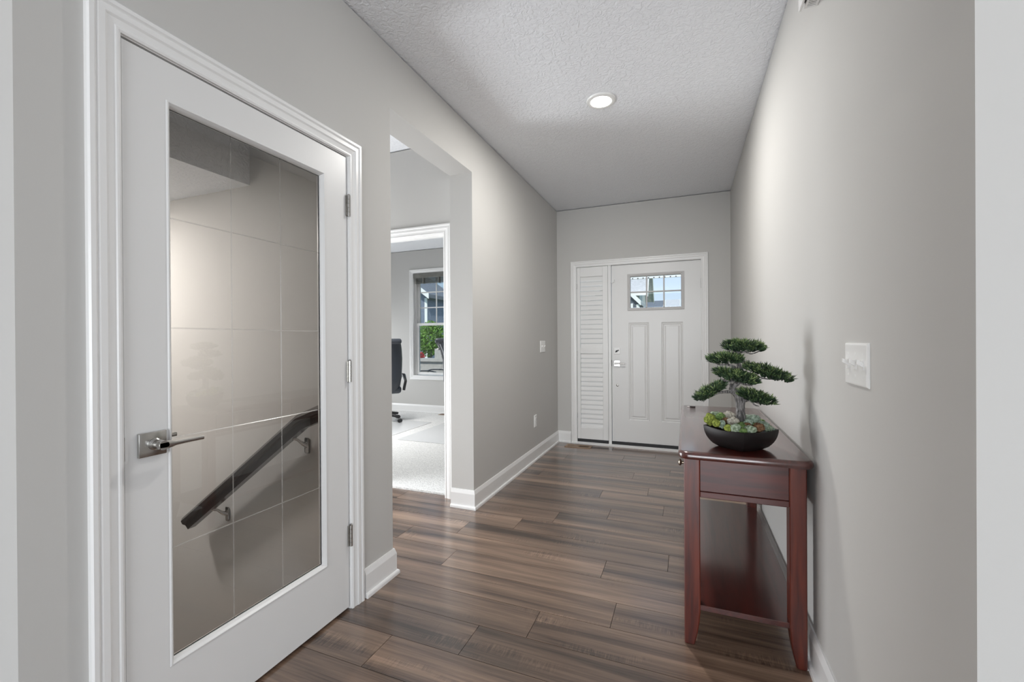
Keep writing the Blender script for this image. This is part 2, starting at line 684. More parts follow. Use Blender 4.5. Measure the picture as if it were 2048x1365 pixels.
for k in range(-33, 21):
    ya, yb = 1.28 + PITCHP * k, 1.28 + PITCHP * (k + 1)
    if k == 20:
        yb = 5.03
    if k <= -5:
        xa, xb = -4.2, 4.2
        if k < -8:
            xa, xb = -5.4, 4.9
    elif k <= -3:
        xa, xb = -1.62, 3.2
    elif k <= 2:
        xa, xb = -1.76, 0.47
    elif k <= 8:
        xa, xb = -3.28, 0.47
    else:
        xa, xb = -1.45, 0.47
    j = J.get(k, -0.31 * (k % 4))
    while j > xa:
        j -= LEN
    while j < xb:
        p0, p1 = max(j, xa), min(j + LEN, xb)
        if p1 - p0 > 0.02:
            bm = bmesh.new()
            bm_box(bm, p0 + .0010, p1 - .0010, ya + .0010, yb - .0010, -0.0125, 0.0)
            bmesh.ops.recalc_face_normals(bm, faces=bm.faces)
            me = bpy.data.meshes.new('plank')
            bm.to_mesh(me)
            bm.free()
            c = Vector(((p0 + p1) / 2, (ya + yb) / 2, 0.0))
            me.transform(Matrix.Translation(-c))
            me.materials.append(PLANK)
            ob = bpy.data.objects.new('plank', me)
            COL.objects.link(ob)
            ob.parent = fl
            ob.location = c - fl.location
        j += LEN

st('ceiling', boxes([(XLB, 0.56, 0.40, 5.12, H, H + 0.12), (0.48, 0.56, 0.99, 5.12, HT, H), (XLB, 0.48, 5.04, 5.12, HT, H)]), CEIL, 'pale textured hallway ceiling with one recessed light', 'ceiling')
st('ceiling_great_room', boxes([(-5.7, 5.1, -5.7, 0.40, H, H + 0.12), (0.56, 5.1, 0.40, 1.05, H, H + 0.12), (5.05, 5.1, -5.7, 1.05, HT, H), (-5.7, 5.05, -5.7, -5.64, HT, H), (0.56, 5.05, 0.99, 1.05, HT, H), (-5.7, -5.65, -5.64, 0.4, HT, H)]), CEIL,
   'textured ceiling of the room behind the camera', 'ceiling')
st('ceiling_vestibule', boxes([(-3.42, XLB, 1.70, 2.96, H, H + 0.12), (-5.7, XLB, 0.40, 1.70, H, H + 0.12)]), CEIL,
   'small white textured patch of ceiling seen through the plain opening', 'ceiling')
st('ceiling_office', box(-5.72, XLB, 2.96, 6.34, H, H + 0.12), CEIL, 'bright white office ceiling seen above the window', 'ceiling')
st('ceiling_stairs', box(-5.1, -2.245, 0.606, 1.699, 2.08, H - 0.002), CEIL, 'low dropped ceiling over the stairs behind the glass door', 'ceiling')

wl_bm = prism(bmesh.new(), [(-5.5, .494), (XL, .494), (XL, .680), (-1.533, .680), (-1.533, .605), (-5.5, .605)], 'Z', 0, HT)
join(wl_bm, wall_bm('X', -1.533, XL, 0.680, 1.60, 0, HT, [(0.679, 1.556, -0.01, 2.055)]))
join(wl_bm, wall_bm('X', XLB, XL, 1.60, YB, 0, HT, [(OY0, OY1, -0.01, OZ)]))
st('wall_left', wl_bm, PAINT, 'light grey left wall with the glass door and a plain square opening')
st('wall_right', prism(bmesh.new(), [(XR, 0.927), (5.0, 0.927), (5.0, 1.04), (0.55, 1.04), (0.55, YB), (XR, YB)], 'Z', 0, HT), PAINT, 'pale grey right wall behind the console table')
st('wall_back', wall_bm('Y', YB, 5.10, XLB, 0.55, 0, HT, [(-1.215, 0.192, -0.01, 2.085)]), PAINT, 'grey end wall around the white front door')
st('wall_great_room_left', box(-5.7, -5.58, -5.7, 0.606, 0, HT), PAINT, 'side wall of the room behind the camera, left')
st('wall_great_room_right', wall_bm('X', 5.0, 5.1, -5.7, 1.041, 0, HT, [(-2.95, -0.25, 0.2, 2.4)]), PAINT, 'side wall of the room behind the camera, right')  # opening added for the side light
st('wall_great_room_rear', wall_bm('Y', -5.7, -5.58, -5.57, 4.99, 0, HT, [(-2.5, 2.9, 0.15, 2.35)]), PAINT, 'rear wall of the room behind the camera with its wide window')
st('wall_stair_right', box(-5.0, XLB - 0.001, YS, 1.82, -2.75, HT), PAINT, 'grey stair wall carrying the dark handrail, seen through the glass')
st('wall_stair_left', box(-5.0, -1.534, 0.606, 0.640, -2.75, HT), PAINT, 'near side wall of the stairwell')
st('wall_stair_end', box(-5.1, -5.0, 0.606, 1.82, -2.75, HT), PAINT, 'end wall of the stairwell')
st('wall_vestibule', wall_bm('Y', YV, 3.015, -3.42, XLB - 0.001, 0, HT, [(-2.56, -1.705, -0.01, 2.05)]), PAINT, 'grey wall above the office doorway, seen through the opening')
st('wall_vestibule_left', wall_bm('X', -3.42, -3.30, 1.821, YV - .001, 0, HT, [(1.86, 2.68, 0.08, 2.05)]), PAINT, 'end wall of the vestibule with its window')
st('wall_office_back', wall_bm('Y', YO, 6.33, -5.7, -1.48, 0, HT, [(-4.29, -3.16, 0.612, 2.350)]), PAINT, 'grey office wall around the double-hung window')
st('wall_office_left', wall_bm('X', -5.72, -5.60, 3.016, YO - .001, 0, HT, [(4.45, 5.85, 0.25, 2.20)]), PAINT, 'left office wall with an added side window')  # opening added for the office side light
st('wall_office_right', box(XLB, -1.48, 5.101, YO - .001, 0, HT), PAINT, 'right office wall')
st('wall_office_front', box(-5.7, -3.421, YV, 3.015, 0, HT), PAINT, 'office wall beside the doorway')
st('floor_office', box(-5.6, XLB, 2.946, YO, -0.05, 0.012), CARPET, 'light grey looped carpet in the office', 'carpet')

BASE = [(0, .133), (.006, .133), (.008, .127), (.013, .110), (.014, .106), (.014, .021), (.021, .020), (.0245, .015), (.0255, .008), (.0255, 0), (0, 0)]


def base(name, path, side, label):
    return st(name, sweep_plan(path, BASE, side), TRIM, label, 'baseboard')


base('baseboard_left', [(XLB, OY1), (XL, OY1), (XL, YB), (-1.251, YB)], -1, 'white baseboard round the far pillar and along the left wall')
base('baseboard_left_near', [(XL, 1.629), (XL, OY0), (XLB + .002, OY0)], -1, 'short white baseboard between glass door and opening')
base('baseboard_right', [(0.226, YB), (XR, YB), (XR, 0.927), (4.9, 0.927)], -1, 'white baseboard along the right wall behind the table')
base('baseboard_left_front', [(-5.4, 0.494), (XL, 0.494), (XL, 0.620)], -1, 'white baseboard at the left wall corner in front')
base('baseboard_office', [(-5.59, YO), (-1.60, YO)], -1, 'white baseboard under the office window')
base('baseboard_vestibule', [(-3.29, YV), (-2.64, YV)], -1, 'baseboard in the vestibule')

# ---- glass door: frame and casing
mL = lambda y, z, t: (XL + t, y, z)
st('trim_1', casing(mL, 0.693, 1.545, 2.044), TRIM, 'white moulded casing around the glass door', 'casing')
jb = boxes([(-1.533, XL, 0.680, 0.693, 0, 2.055), (-1.533, XL, 1.5425, 1.556, 0, 2.055), (-1.533, XL, 0.693, 1.5425, 2.042, 2.055),
            (-1.485, -1.452, 0.693, 0.705, 0, 2.042), (-1.485, -1.452, 1.531, 1.5425, 0, 2.042), (-1.485, -1.452, 0.705, 1.531, 2.030, 2.042)])
st('trim_2', jb, TRIM, 'white jamb and stop of the glass door', 'door frame')

d1 = T('door_1', (XL, 1.118, 0.0), 'white door with a tall gridded glass panel and lever handle', 'door', None, 'structure')
FX = XL - 0.001
bm = bmesh.new()
gh = (0.806, 1.411, 0.252, 1.925)
mF = lambda y, z, t: (FX + t, y, z)
mBk = lambda y, z, t: (FX - 0.037 - t, y, z)
for mp in (mF, mBk):
    grid_face(bm, mp, DY0, DY1, 0.012, DZ, [gh], 0.0)
    ring_panel(bm, mp, *gh, [(0, 0), (.003, .003), (.006, .003), (.012, -.004), (.015, -.009), (.017, -.015)], close=False)
for a, b in (((DY0, .012), (DY1, .012)), ((DY1, .012), (DY1, DZ)), ((DY1, DZ), (DY0, DZ)), ((DY0, DZ), (DY0, .012))):
    bm.faces.new([bm.verts.new(p) for p in (mF(*a, 0), mF(*b, 0), mBk(*b, 0), mBk(*a, 0))])
O('door_leaf', bm, DOORW, d1, recalc=True)
gy0, gy1, gz0, gz1 = 0.820, 1.397, 0.266, 1.911
for i in range(3):
    for k in range(5):
        a0, a1 = gy0 + (gy1 - gy0) * i / 3, gy0 + (gy1 - gy0) * (i + 1) / 3
        c0, c1 = gz0 + (gz1 - gz0) * k / 5, gz0 + (gz1 - gz0) * (k + 1) / 5
        bm = bmesh.new()
        xm = FX - 0.0185
        f = [bm.verts.new((xm + 0.0015, y, z)) for y, z in ((a0, c0), (a1, c0), (a1, c1), (a0, c1))]
        g = [bm.verts.new((xm + 0.003, y, z)) for y, z in ((a0 + .0021, c0 + .0021), (a1 - .0021, c0 + .0021), (a1 - .0021, c1 - .0021), (a0 + .0021, c1 - .0021))]
        bm.faces.new(g)
        for q in range(4):
            bm.faces.new((f[q], f[(q + 1) % 4], g[(q + 1) % 4], g[q]))
        bm.normal_update()
        for q in bm.faces:
            if q.normal.x < 0:
                q.normal_flip()
        gp = O('glass_pane', bm, DGLASS, d1, recalc=False)
        gp.data.materials.append(GROOVE)
        for q in gp.data.polygons:
            q.material_index = 0 if q.normal.x > .999 else 1
# lever sets on both faces
for s, x0 in ((1, FX), (-1, FX - 0.037)):
    X = lambda d: x0 + s * d
    pl = O('handle_plate', box(min(X(0), X(.010)), max(X(0), X(.010)), 0.727, 0.797, 0.888, 0.956, bevel=.0022, seg=2), NICKEL, d1, smooth=40)
    bm = bmesh.new()
    yc, zc = 0.766, 0.921
    pr = [(.0165, X(.009)), (.0165, X(.014)), (.0150, X(.015)), (.0150, X(.018)), (.0135, X(.019)), (.0135, X(.052)), (.0125, X(.054))]
    lathe(bm, pr, 28, 'X', (0, yc, zc))
    b2 = bmesh.new()
    lev = [(yc - .011, .0105), (yc + .004, .0115), (yc + .020, .0095), (yc + .032, .0068), (yc + .045, .0064), (yc + .108, .0060)]
    rings = []
    for y, hh in lev:
        rings.append([b2.verts.new((X(dx), y, zc + dz)) for dx, dz in ((.040, -hh), (.052, -hh), (.054, -hh * .6), (.054, hh * .6), (.052, hh), (.040, hh), (.038, hh * .6), (.038, -hh * .6))])
    for a, b in zip(rings, rings[1:]):
        for q in range(8):
            b2.faces.new((a[q], a[(q + 1) % 8], b[(q + 1) % 8], b[q]))
    b2.faces.new(rings[0])
    b2.faces.new(rings[-1])
    join(bm, b2)
    O('lever', bm, NICKEL, d1, label='brushed nickel lever', smooth=40)
O('latch_plate', boxes([(XL - .002, XL + .0012, 0.6915, 0.6985, 0.888, 0.952)]), NICKEL, d1)
for z0, z1 in ((1.772, 1.868), (1.026, 1.122), (0.285, 0.381)):
    bm = bmesh.new()
    hh = (z1 - z0) / 5
    for q in range(5):
        lathe(bm, [(.0068, z0 + q * hh + .0006), (.0068, z0 + (q + 1) * hh - .0006)], 14, 'Z', (XL + .0075, 1.5415, 0))
    lathe(bm, [(.0045, z1), (.0058, z1 + .003), (.003, z1 + .005)], 12, 'Z', (XL + .0075, 1.5415, 0))
    bm_box(bm, XL - .003, XL + .0055, 1.5372, 1.5400, z0, z1)
    bm_box(bm, XL + .0002, XL + .0022, 1.5280, 1.5385, z0 + .002, z1 - .002)
    O('hinge', bm, NICKEL, d1, smooth=40)

# ---- handrail and stairs
hr = T('handrail', (-2.2, 1.62, 0.15), 'dark brown stair handrail on nickel brackets behind the glass door', 'handrail')
prof = [(-.030, -.004), (-.020, -.014), (-.017, -.034), (.017, -.034), (.020, -.014), (.030, -.004), (.031, .010), (.022, .021), (.008, .026), (-.008, .026), (-.022, .021), (-.031, .010)]
pp = [(-2.655, 0.182), (-1.778, 0.818), (-1.545, 0.908)]
prof = [(a * 1.2, b * 1.3) for a, b in prof]
yr = 1.615
bm = bmesh.new()
rings = []
for i, (x, z) in enumerate(pp):
    d0 = (Vector(pp[i]) - Vector(pp[i - 1])).normalized() if i else None
    d1v = (Vector(pp[i + 1]) - Vector(pp[i])).normalized() if i < 2 else None
    ns = [Vector((-d.y, d.x)) for d in (d0, d1v) if d is not None]
    m_ = ns[0] if len(ns) == 1 else (ns[0] + ns[1]) / ((ns[0] + ns[1]).dot(ns[0]))
    rings.append([bm.verts.new((x + m_.x * b, yr + a, z + m_.y * b)) for a, b in prof])
for a, b in zip(rings, rings[1:]):
    for q in range(len(prof)):
        bm.faces.new((a[q], a[(q + 1) % len(prof)], b[(q + 1) % len(prof)], b[q]))
bm.faces.new(rings[0])
bm.faces.new(rings[-1])
O('rail', bm, RAILM, hr, smooth=35)
for bx, bz in ((-2.455, 0.268), (-1.845, 0.713)):
    bm = bmesh.new()
    tube(bm, [(bx, yr, bz + .026), (bx, yr + .004, bz + .008), (bx + .004, yr + .03, bz - .006), (bx + .008, yr + .055, bz - .030), (bx + .010, YS - .004, bz - .045)], [.008, .008, .007, .010, .014], 10)
    b2 = bmesh.new()
    bm_box(b2, bx - .005, bx + .025, YS - .009, YS, bz - .085, bz - .005, bevel=.006, seg=2)
    join(bm, b2)
    b2 = bmesh.new()
    bm_box(b2, bx - .022, bx + .022, yr - .012, yr + .012, bz + .018, bz + .030, bevel=.002)
    join(bm, b2)
    O('bracket', bm, CHROME, hr, label='polished nickel wall bracket', smooth=40)
sc_ = T('staircase', (-1.76, 1.17, -2.53), 'flight of carpeted steps going down behind the glass door', 'stairs', None, 'structure')
for k in range(12):
    O('step', box(-1.76 - .262 * (k + 1), -1.76 - .262 * k + .022, 0.641, 1.699, -0.195 * (k + 1) - .20, -0.195 * (k + 1)), STAIRW, sc_)

# ---- ceiling lamp
def recessed(loc, label, power, col, size=.115):
    t = T('recessed_light', loc, label, 'ceiling light')
    x, y, z = loc
    bm = bmesh.new()
    pr = [(.092, z), (.092, z - .004), (.088, z - .009), (.076, z - .012), (.066, z - .010), (.062, z - .004), (.062, z)]
    lathe(bm, pr, 48, 'Z', (x, y, 0))
    O('trim_ring', bm, PLASTIC, t, smooth=30)
    bm = bmesh.new()
    lathe(bm, [(.061, z - .005), (.058, z - .0125), (.045, z - .0145), (.02, z - .0155), (.002, z - .0157)], 40, 'Z', (x, y, 0))
    O('lens', bm, LENS, t, label='glowing round lens', smooth=True)
    g = light('recessed_light_glow', 'AREA', (x, y, z - .017), power, col, size, aim=(0, 0, -1))
    g.data.shape = 'DISK'
    return t


recessed((-0.494, 2.79, H), 'round recessed ceiling light glowing in the hallway', 25, (1.0, 0.972, 0.925))
recessed((-3.35, 0.95, 2.08), 'recessed light in the low ceiling over the stairs', 31, (1.0, 0.94, 0.89), .24)

# ---- front door group
YF = 4.998
mB = lambda x, z, t: (x, YB - t, z)
st('trim_3', casing(mB, -1.177, 0.155, 2.050, prof=[(w * .93, t) for w, t in CASING]), TRIM, 'white casing around front door and shuttered sidelight', 'casing')
st('trim_4', boxes([(-1.215, -1.177, YB, 5.10, 0, 2.085), (0.161, 0.192, YB, 5.10, 0, 2.085), (-1.177, 0.161, YB, 5.10, 2.052, 2.085),
                    (-0.815, -0.782, YB + .004, 5.10, 0.020, 2.052)]), TRIM, 'white frame and mullion of the front door', 'door frame')
st('trim_5', boxes([(-1.245, 0.222, YB - .030, YB + .002, 0.0, 0.016), (-1.177, 0.161, YB + .002, 5.12, 0, .020)]), TRIM, 'white threshold strip along the front door', 'threshold')
st('trim_6', box(-1.176, 0.160, YB + .006, YB + .030, 0.0201, 0.052), BLACK, 'black weather strip under the front door', 'weather strip')

d2 = T('door_2', (-0.31, YF, 0.05), 'white front door with six small panes above two raised panels', 'door', None, 'structure')
bm = bmesh.new()
lh = (-0.600, -0.012, 1.532, 1.938)
p1 = (-0.592, -0.373, 0.303, 1.395)
p2 = (-0.244, -0.024, 0.303, 1.395)
DX0, DX1, DZ0, DZ1 = -0.777, 0.158, 0.054, 2.049
mD = lambda x, z, t: (x, YF - t, z)
grid_face(bm, mD, DX0, DX1, DZ0, DZ1, [lh, p1, p2], 0)
for p in (p1, p2):
    ring_panel(bm, mD, *p, [(0, 0), (.006, -.007), (.012, -.008), (.020, -.003), (.026, -.008), (.034, -.008), (.048, -.002)])
mE = lambda x, z, t: (x, YF + .045 + t, z)
grid_face(bm, mE, DX0, DX1, DZ0, DZ1, [lh], 0)
ring_panel(bm, mD, *lh, [(0, 0), (0, -.045)], close=False)
for a, b in (((DX0, DZ0), (DX1, DZ0)), ((DX1, DZ0), (DX1, DZ1)), ((DX1, DZ1), (DX0, DZ1)), ((DX0, DZ1), (DX0, DZ0))):
    bm.faces.new([bm.verts.new(p) for p in (mD(*a, 0), mD(*b, 0), mE(*b, 0), mE(*a, 0))])
O('door_leaf', bm, DOORW, d2)
bm = bmesh.new()
ring_panel(bm, mD, *lh, [(-.002, 0), (-.002, .007), (.004, .010), (.012, .010), (.018, .005), (.026, .004), (.030, -.012), (.030, -.030), (-.001, -.030)], close=False)
lf = O('window_frame', bm, LITE, d2)
ix0, ix1, iz0, iz1 = lh[0] + .030, lh[1] - .030, lh[2] + .030, lh[3] - .030
mw = .0145
cw = (ix1 - ix0 - 2 * mw) / 3
rh = (iz1 - iz0 - mw) / 2
for i in range(2):
    xx = ix0 + cw * (i + 1) + mw * i
    O('muntin', box(xx, xx + mw, YF - .002, YF + .028, iz0, iz1, bevel=.003), LITE, lf)
O('muntin', box(ix0, ix1, YF - .0015, YF + .0275, iz0 + rh, iz0 + rh + mw, bevel=.003), LITE, lf)
for i in range(3):
    for k in range(2):
        xa, za = ix0 + (cw + mw) * i, iz0 + (rh + mw) * k
        O('glass_pane', box(xa, xa + cw, YF + .012, YF + .016, za, za + rh), GLASS, lf)
O('deadbolt_plate', box(-.754, -.686, YF - .008, YF, 1.044, 1.112, bevel=.002), PLASTIC, d2)
bm = bmesh.new()
for t_ in (0,):
    tube(bm, [(-.736, YF - .016, 1.066), (-.722, YF - .016, 1.078), (-.700, YF - .016, 1.090)], [.0055, .0045, .0050], 8)
lathe(bm, [(.010, YF - .007), (.010, YF - .018)], 14, 'Y', (-.724, 0, 1.077))
O('thumb_turn', bm, BLACK, d2, label='dark thumb turn')
O('handle_plate', box(-.754, -.686, YF - .009, YF, 0.904, 0.972, bevel=.002), NICKEL, d2)
bm = bmesh.new()
lathe(bm, [(.013, YF - .008), (.013, YF - .045), (.011, YF - .050)], 16, 'Y', (-.738, 0, .938))
tube(bm, [(-.745, YF - .047, .938), (-.715, YF - .047, .938), (-.625, YF - .047, .936)], [.009, .0075, .0065], 10)
O('lever', bm, CHROME, d2, smooth=40)
bm = bmesh.new()
lathe(bm, [(.013, YF), (.013, YF - .004), (.008, YF - .006), (.004, YF - .007)], 18, 'Y', (-.717, 0, .690))
O('peep_button', bm, CHROME, d2, smooth=40)
bm = bmesh.new()
tube(bm, [(-.790, YB - .004, 1.855), (-.765, YB - .004, 1.852), (-.745, YB - .004, 1.862), (-.742, YB - .004, 1.885)], .0035, 8)
O('hook', bm, TRIM, d2, smooth=True)
O('latch_edge', box(-.7815, -.7775, YB + .001, YF, .905, .975), BLACK, d2)
for z0, z1 in ((1.744, 1.850), (0.988, 1.094), (0.250, 0.356)):
    bm = bmesh.new()
    hh = (z1 - z0) / 5
    for q in range(5):
        lathe(bm, [(.0068, z0 + q * hh + .0006), (.0068, z0 + (q + 1) * hh - .0006)], 12, 'Z', (0.1600, YB - .004, 0))
    O('hinge', bm, NICKEL, d2, smooth=40)

sh = T('plantation_shutter', (-0.998, YB, 0.05), 'narrow white louvred shutter over the sidelight beside the front door', 'shutter')
SX0, SX1 = -1.174, -0.818
lx0, lx1 = -1.137, -0.878
O('stile', box(SX0, lx0, YB + .002, YB + .030, .056, 2.048, bevel=.002), TRIM, sh)
O('stile', box(lx1, SX1, YB + .002, YB + .030, .056, 2.048, bevel=.002), TRIM, sh)
for z0, z1 in ((.056, .186), (1.048, 1.113), (1.938, 2.048)):
    O('rail', box(lx0 + .0005, lx1 - .0005, YB + .003, YB + .029, z0, z1, bevel=.002), TRIM, sh)


def slat_mesh():
    bm = bmesh.new()
    w, t = .0282, .0045
    a = math.radians(13)
    pr = [(-w, 0), (-w * .6, -t * .8), (0, -t), (w * .6, -t * .8), (w, 0), (w * .6, t * .8), (0, t), (-w * .6, t * .8)]
    poly = [(YB + .017 + u * math.sin(a) + v * math.cos(a), u * math.cos(a) - v * math.sin(a)) for u, v in pr]
    prism(bm, poly, 'X', lx0 + .002, lx1 - .002)
    return bm


sm = None
for z0, z1, n in ((.186, 1.048, 16), (1.113, 1.938, 15)):
    for k in range(n):
        zc = z0 + (z1 - z0) * (k + .5) / n
        if sm is None:
            bm = slat_mesh()
            o0 = O('slat', bm, TRIM, sh)
            o0.location.z += zc
            sm = o0
        else:
            c = sm.copy()
            COL.objects.link(c)
            c.location.z = zc
            c.parent = sh
bm = bmesh.new()
lathe(bm, [(.008, YB + .003), (.008, YB - .006), (.005, YB - .009)], 12, 'Y', (-.872, 0, .835))
O('knob', bm, PLASTIC, sh, smooth=40)
for z0 in (.30, 1.02, 1.80):
    O('hinge', box(-1.1775, -1.1735, YB - .004, YB + .003, z0, z0 + .06), NICKEL, sh)
st('window_1', box(-1.176, -0.816, 5.060, 5.066, 0.06, 2.048), GLASS, 'sidelight glass behind the louvred shutter', 'window')

# ------------------------------------------------------------------ console table
ct = T('console_table', (0.20, 2.48, 0), 'dark cherry wood console table against the right wall', 'table')
TX0, TX1, TY0, TY1, TZ = -0.030, 0.430, 1.826, 3.135, 0.767


def rounded_rect(x0, x1, y0, y1, r, n=6):
    pts = []
    for cx, cy, a0 in ((x1 - r, y1 - r, 0), (x0 + r, y1 - r, 90), (x0 + r, y0 + r, 180), (x1 - r, y0 + r, 270)):
        for k in range(n + 1):
            a = math.radians(a0 + 90 * k / n)
            pts.append((cx + r * math.cos(a), cy + r * math.sin(a)))
    return pts


bm = bmesh.new()
rings = []
for ins, z in ((.012, .737), (.004, .739), (.001, .744), (0, .750), (.001, .757), (.004, .7625), (.009, .766), (.014, .767)):
    rings.append([bm.verts.new((x, y, z)) for x, y in rounded_rect(TX0 + ins, TX1 - ins, TY0 + ins, TY1 - ins, .042 - ins)])
for a, b in zip(rings, rings[1:]):
    for q in range(len(a)):
        bm.faces.new((a[q], a[(q + 1) % len(a)], b[(q + 1) % len(a)], b[q]))
bm.faces.new(rings[0])
bm.faces.new(rings[-1])
O('table_top', bm, CHERRY_Y, ct, smooth=35)


def leg(x0, x1, y0, y1, inx, iny):
    """square leg; below the shelf the faces towards inx / iny curve inwards to a small foot"""
    bm = bmesh.new()
    prev = None
    for z in (0, .004, .02, .05, .09, .13, .165, .736):
        t = max(0.0, min(1.0, (.165 - z) / .165))
        k = .023 * t ** 2.0
        e = .003 if z == 0 else 0
        xa = x0 + (k if inx < 0 else 0) + e
        xb = x1 - (k if inx > 0 else 0) - e
        ya = y0 + (k if iny < 0 else 0) + e
        yb = y1 - (k if iny > 0 else 0) - e
        c = .0035
        ring = [bm.verts.new((x, y, z)) for x, y in ((xa + c, ya), (xb - c, ya), (xb, ya + c), (xb, yb - c), (xb - c, yb), (xa + c, yb), (xa, yb - c), (xa, ya + c))]
        if prev:
            for q in range(8):
                bm.faces.new((prev[q], prev[(q + 1) % 8], ring[(q + 1) % 8], ring[q]))
        else:
            bm.faces.new(ring)
        prev = ring
    bm.faces.new(prev)
    return bm


LX0, LX1, LX2, LX3 = -.009, .050, .351, .406
LY0, LY1, LY2, LY3 = 1.850, 1.905, 3.055, 3.110
O('leg', leg(LX0, LX1, LY0, LY1, 1, 1), CHERRY_V, ct)
O('leg', leg(LX2, LX3, LY0, LY1, -1, 1), CHERRY_V, ct)
O('leg', leg(LX0, LX1, LY2, LY3, 1, -1), CHERRY_V, ct)
O('leg', leg(LX2, LX3, LY2, LY3, -1, -1), CHERRY_V, ct)
for ya, yb in ((LY0 + .004, LY0 + .022), (LY3 - .022, LY3 - .004)):
    O('end_panel', box(LX1, LX2, ya, yb, .612, .736, bevel=.0015), CHERRY_X, ct)
    O('end_rail', box(LX1, LX2, ya - .003, yb + .018, .588, .611, bevel=.002), CHERRY_X, ct)
O('back_panel', box(LX3 - .022, LX3 - .006, LY1, LY2, .590, .736, bevel=.0015), CHERRY_Y, ct)
O('front_rail', box(LX0 + .004, LX0 + .024, LY1, LY2, .588, .608, bevel=.0015), CHERRY_Y, ct)
O('divider', box(LX0 + .004, LX0 + .024, 2.470, 2.490, .609, .736), CHERRY_V, ct)
for ya, yb in ((LY1 + .003, 2.467), (2.493, LY2 - .003)):
    dr = O('drawer', box(LX0 + .001, LX0 + .020, ya, yb, .612, .733, bevel=.003), CHERRY_Y, ct)
    bm = bmesh.new()
    ym = 2.03 if ya < 2 else 2.90
    lathe(bm, [(.006, LX0 + .001), (.006, LX0 - .008), (.013, LX0 - .012), (.015, LX0 - .017), (.011, LX0 - .022), (.004, LX0 - .024)], 18, 'X', (0, ym, .672))
    O('knob', bm, BRASSN, dr, label='round antique metal knob', smooth=40)
O('shelf', box(LX0 + .020, LX3 - .004, LY0 + .012, LY3 - .012, .136, .157, bevel=.002), CHERRY_Y, ct)
bm = bmesh.new()
lathe(bm, [(.012, 0), (.013, .003), (.008, .005)], 14, 'Z', (.4045, 1.868, 0))
O('foot_glide', bm, PLASTIC, ct, smooth=True)
sb = T('slim_bar', (0.035, 3.055, TZ), 'tiny dark slim bar with pale ends lying on far end of the table', 'small bar')
O('bar', box(.024, .058, 3.050, 3.062, TZ, TZ + .004, bevel=.001), BLACK, sb)
O('end', box(.008, .0235, 3.048, 3.064, TZ, TZ + .003, bevel=.001), PLASTIC, sb)

# ------------------------------------------------------------------ bonsai in its bowl
BX, BY = 0.2045, 1.980
BS = BY / 2.06
bt = T('potted_bonsai', (BX, BY, TZ), 'bonsai tree with flat foliage pads in a black bowl of moss', 'plant')
PX = lambda px: BS * (0.071 + (px - 1407) * 0.00188)
PZ = lambda py: EYE + BS * (0.857 - (py - 845) * 0.00213 - EYE)


def bowl():
    bm = bmesh.new()
    n = 64
    p = 1.14
    a, b = .1365, .128

    def outline(s, z, lift=0.0):
        ring = []
        for k in range(n):
            t = 2 * PI * k / n
            c, sn = math.cos(t), math.sin(t)
            r = (abs(c) ** p + abs(sn) ** p) ** (-1 / p)
            corner = max(abs(c), abs(sn)) ** 10
            ring.append(bm.verts.new((BX + a * s * r * c, BY + b * s * r * sn, z + lift * corner)))
        return ring
    zb, zr = TZ + .001, TZ + .078
    rings = [outline(.52, zb), outline(.60, zb)]
    for k in range(1, 9):
        t = k / 8
        rings.append(outline(.60 + .40 * (1 - (1 - t) ** 2.0) ** .72, zb + (zr - zb) * t, .005 * t))
    rings.append(outline(.985, zr + .0015, .005))
    rings.append(outline(.955, zr - .001, .005))
    for k in range(7, 2, -1):
        t = k / 8
        rings.append(outline((.60 + .40 * (1 - (1 - t) ** 2.0) ** .72) - .05, zb + (zr - zb) * t, .003 * t))
    for r0, r1 in zip(rings, rings[1:]):
        for q in range(n):
            bm.faces.new((r0[q], r0[(q + 1) % n], r1[(q + 1) % n], r1[q]))
    bm.faces.new(rings[0])
    bm.faces.new(rings[-1])
    return bm


O('bowl', bowl(), BOWLM, bt, label='black four-cornered bowl', smooth=18)


def moss_mat(name, c0, c1):
    m, n, l, b = new_mat(name)
    tc = n.new('ShaderNodeTexCoord')
    t = n.new('ShaderNodeTexNoise')
    t.inputs['Scale'].default_value = 120
    t.inputs['Detail'].default_value = 5
    l.new(tc.outputs['Object'], t.inputs['Vector'])
    r = n.new('ShaderNodeValToRGB')
    r.color_ramp.elements[0].position = .36
    r.color_ramp.elements[0].color = (*c0, 1)
    r.color_ramp.elements[1].position = .64
    r.color_ramp.elements[1].color = (*c1, 1)
    l.new(t.outputs[0], r.inputs[0])
    l.new(r.outputs[0], b.inputs['Base Color'])
    b.inputs['Roughness'].default_value = .9
    bp = n.new('ShaderNodeBump')
    bp.inputs['Strength'].default_value = .9
    bp.inputs['Distance'].default_value = .004
    l.new(t.outputs[0], bp.inputs['Height'])
    l.new(bp.outputs[0], b.inputs['Normal'])
    return m


MOSS = {'lime': moss_mat('lime_moss', (.10, .13, .015), (.33, .39, .07)), 'mint': moss_mat('mint_moss', (.12, .17, .10), (.40, .48, .36)),
        'sage': moss_mat('sage_moss', (.13, .18, .13), (.36, .44, .36)), 'beige': moss_mat('beige_stone', (.26, .24, .19), (.58, .55, .48)),
        'rust': moss_mat('rust_moss', (.07, .03, .012), (.25, .14, .07)), 'green': moss_mat('green_moss', (.05, .10, .02), (.20, .31, .10))}


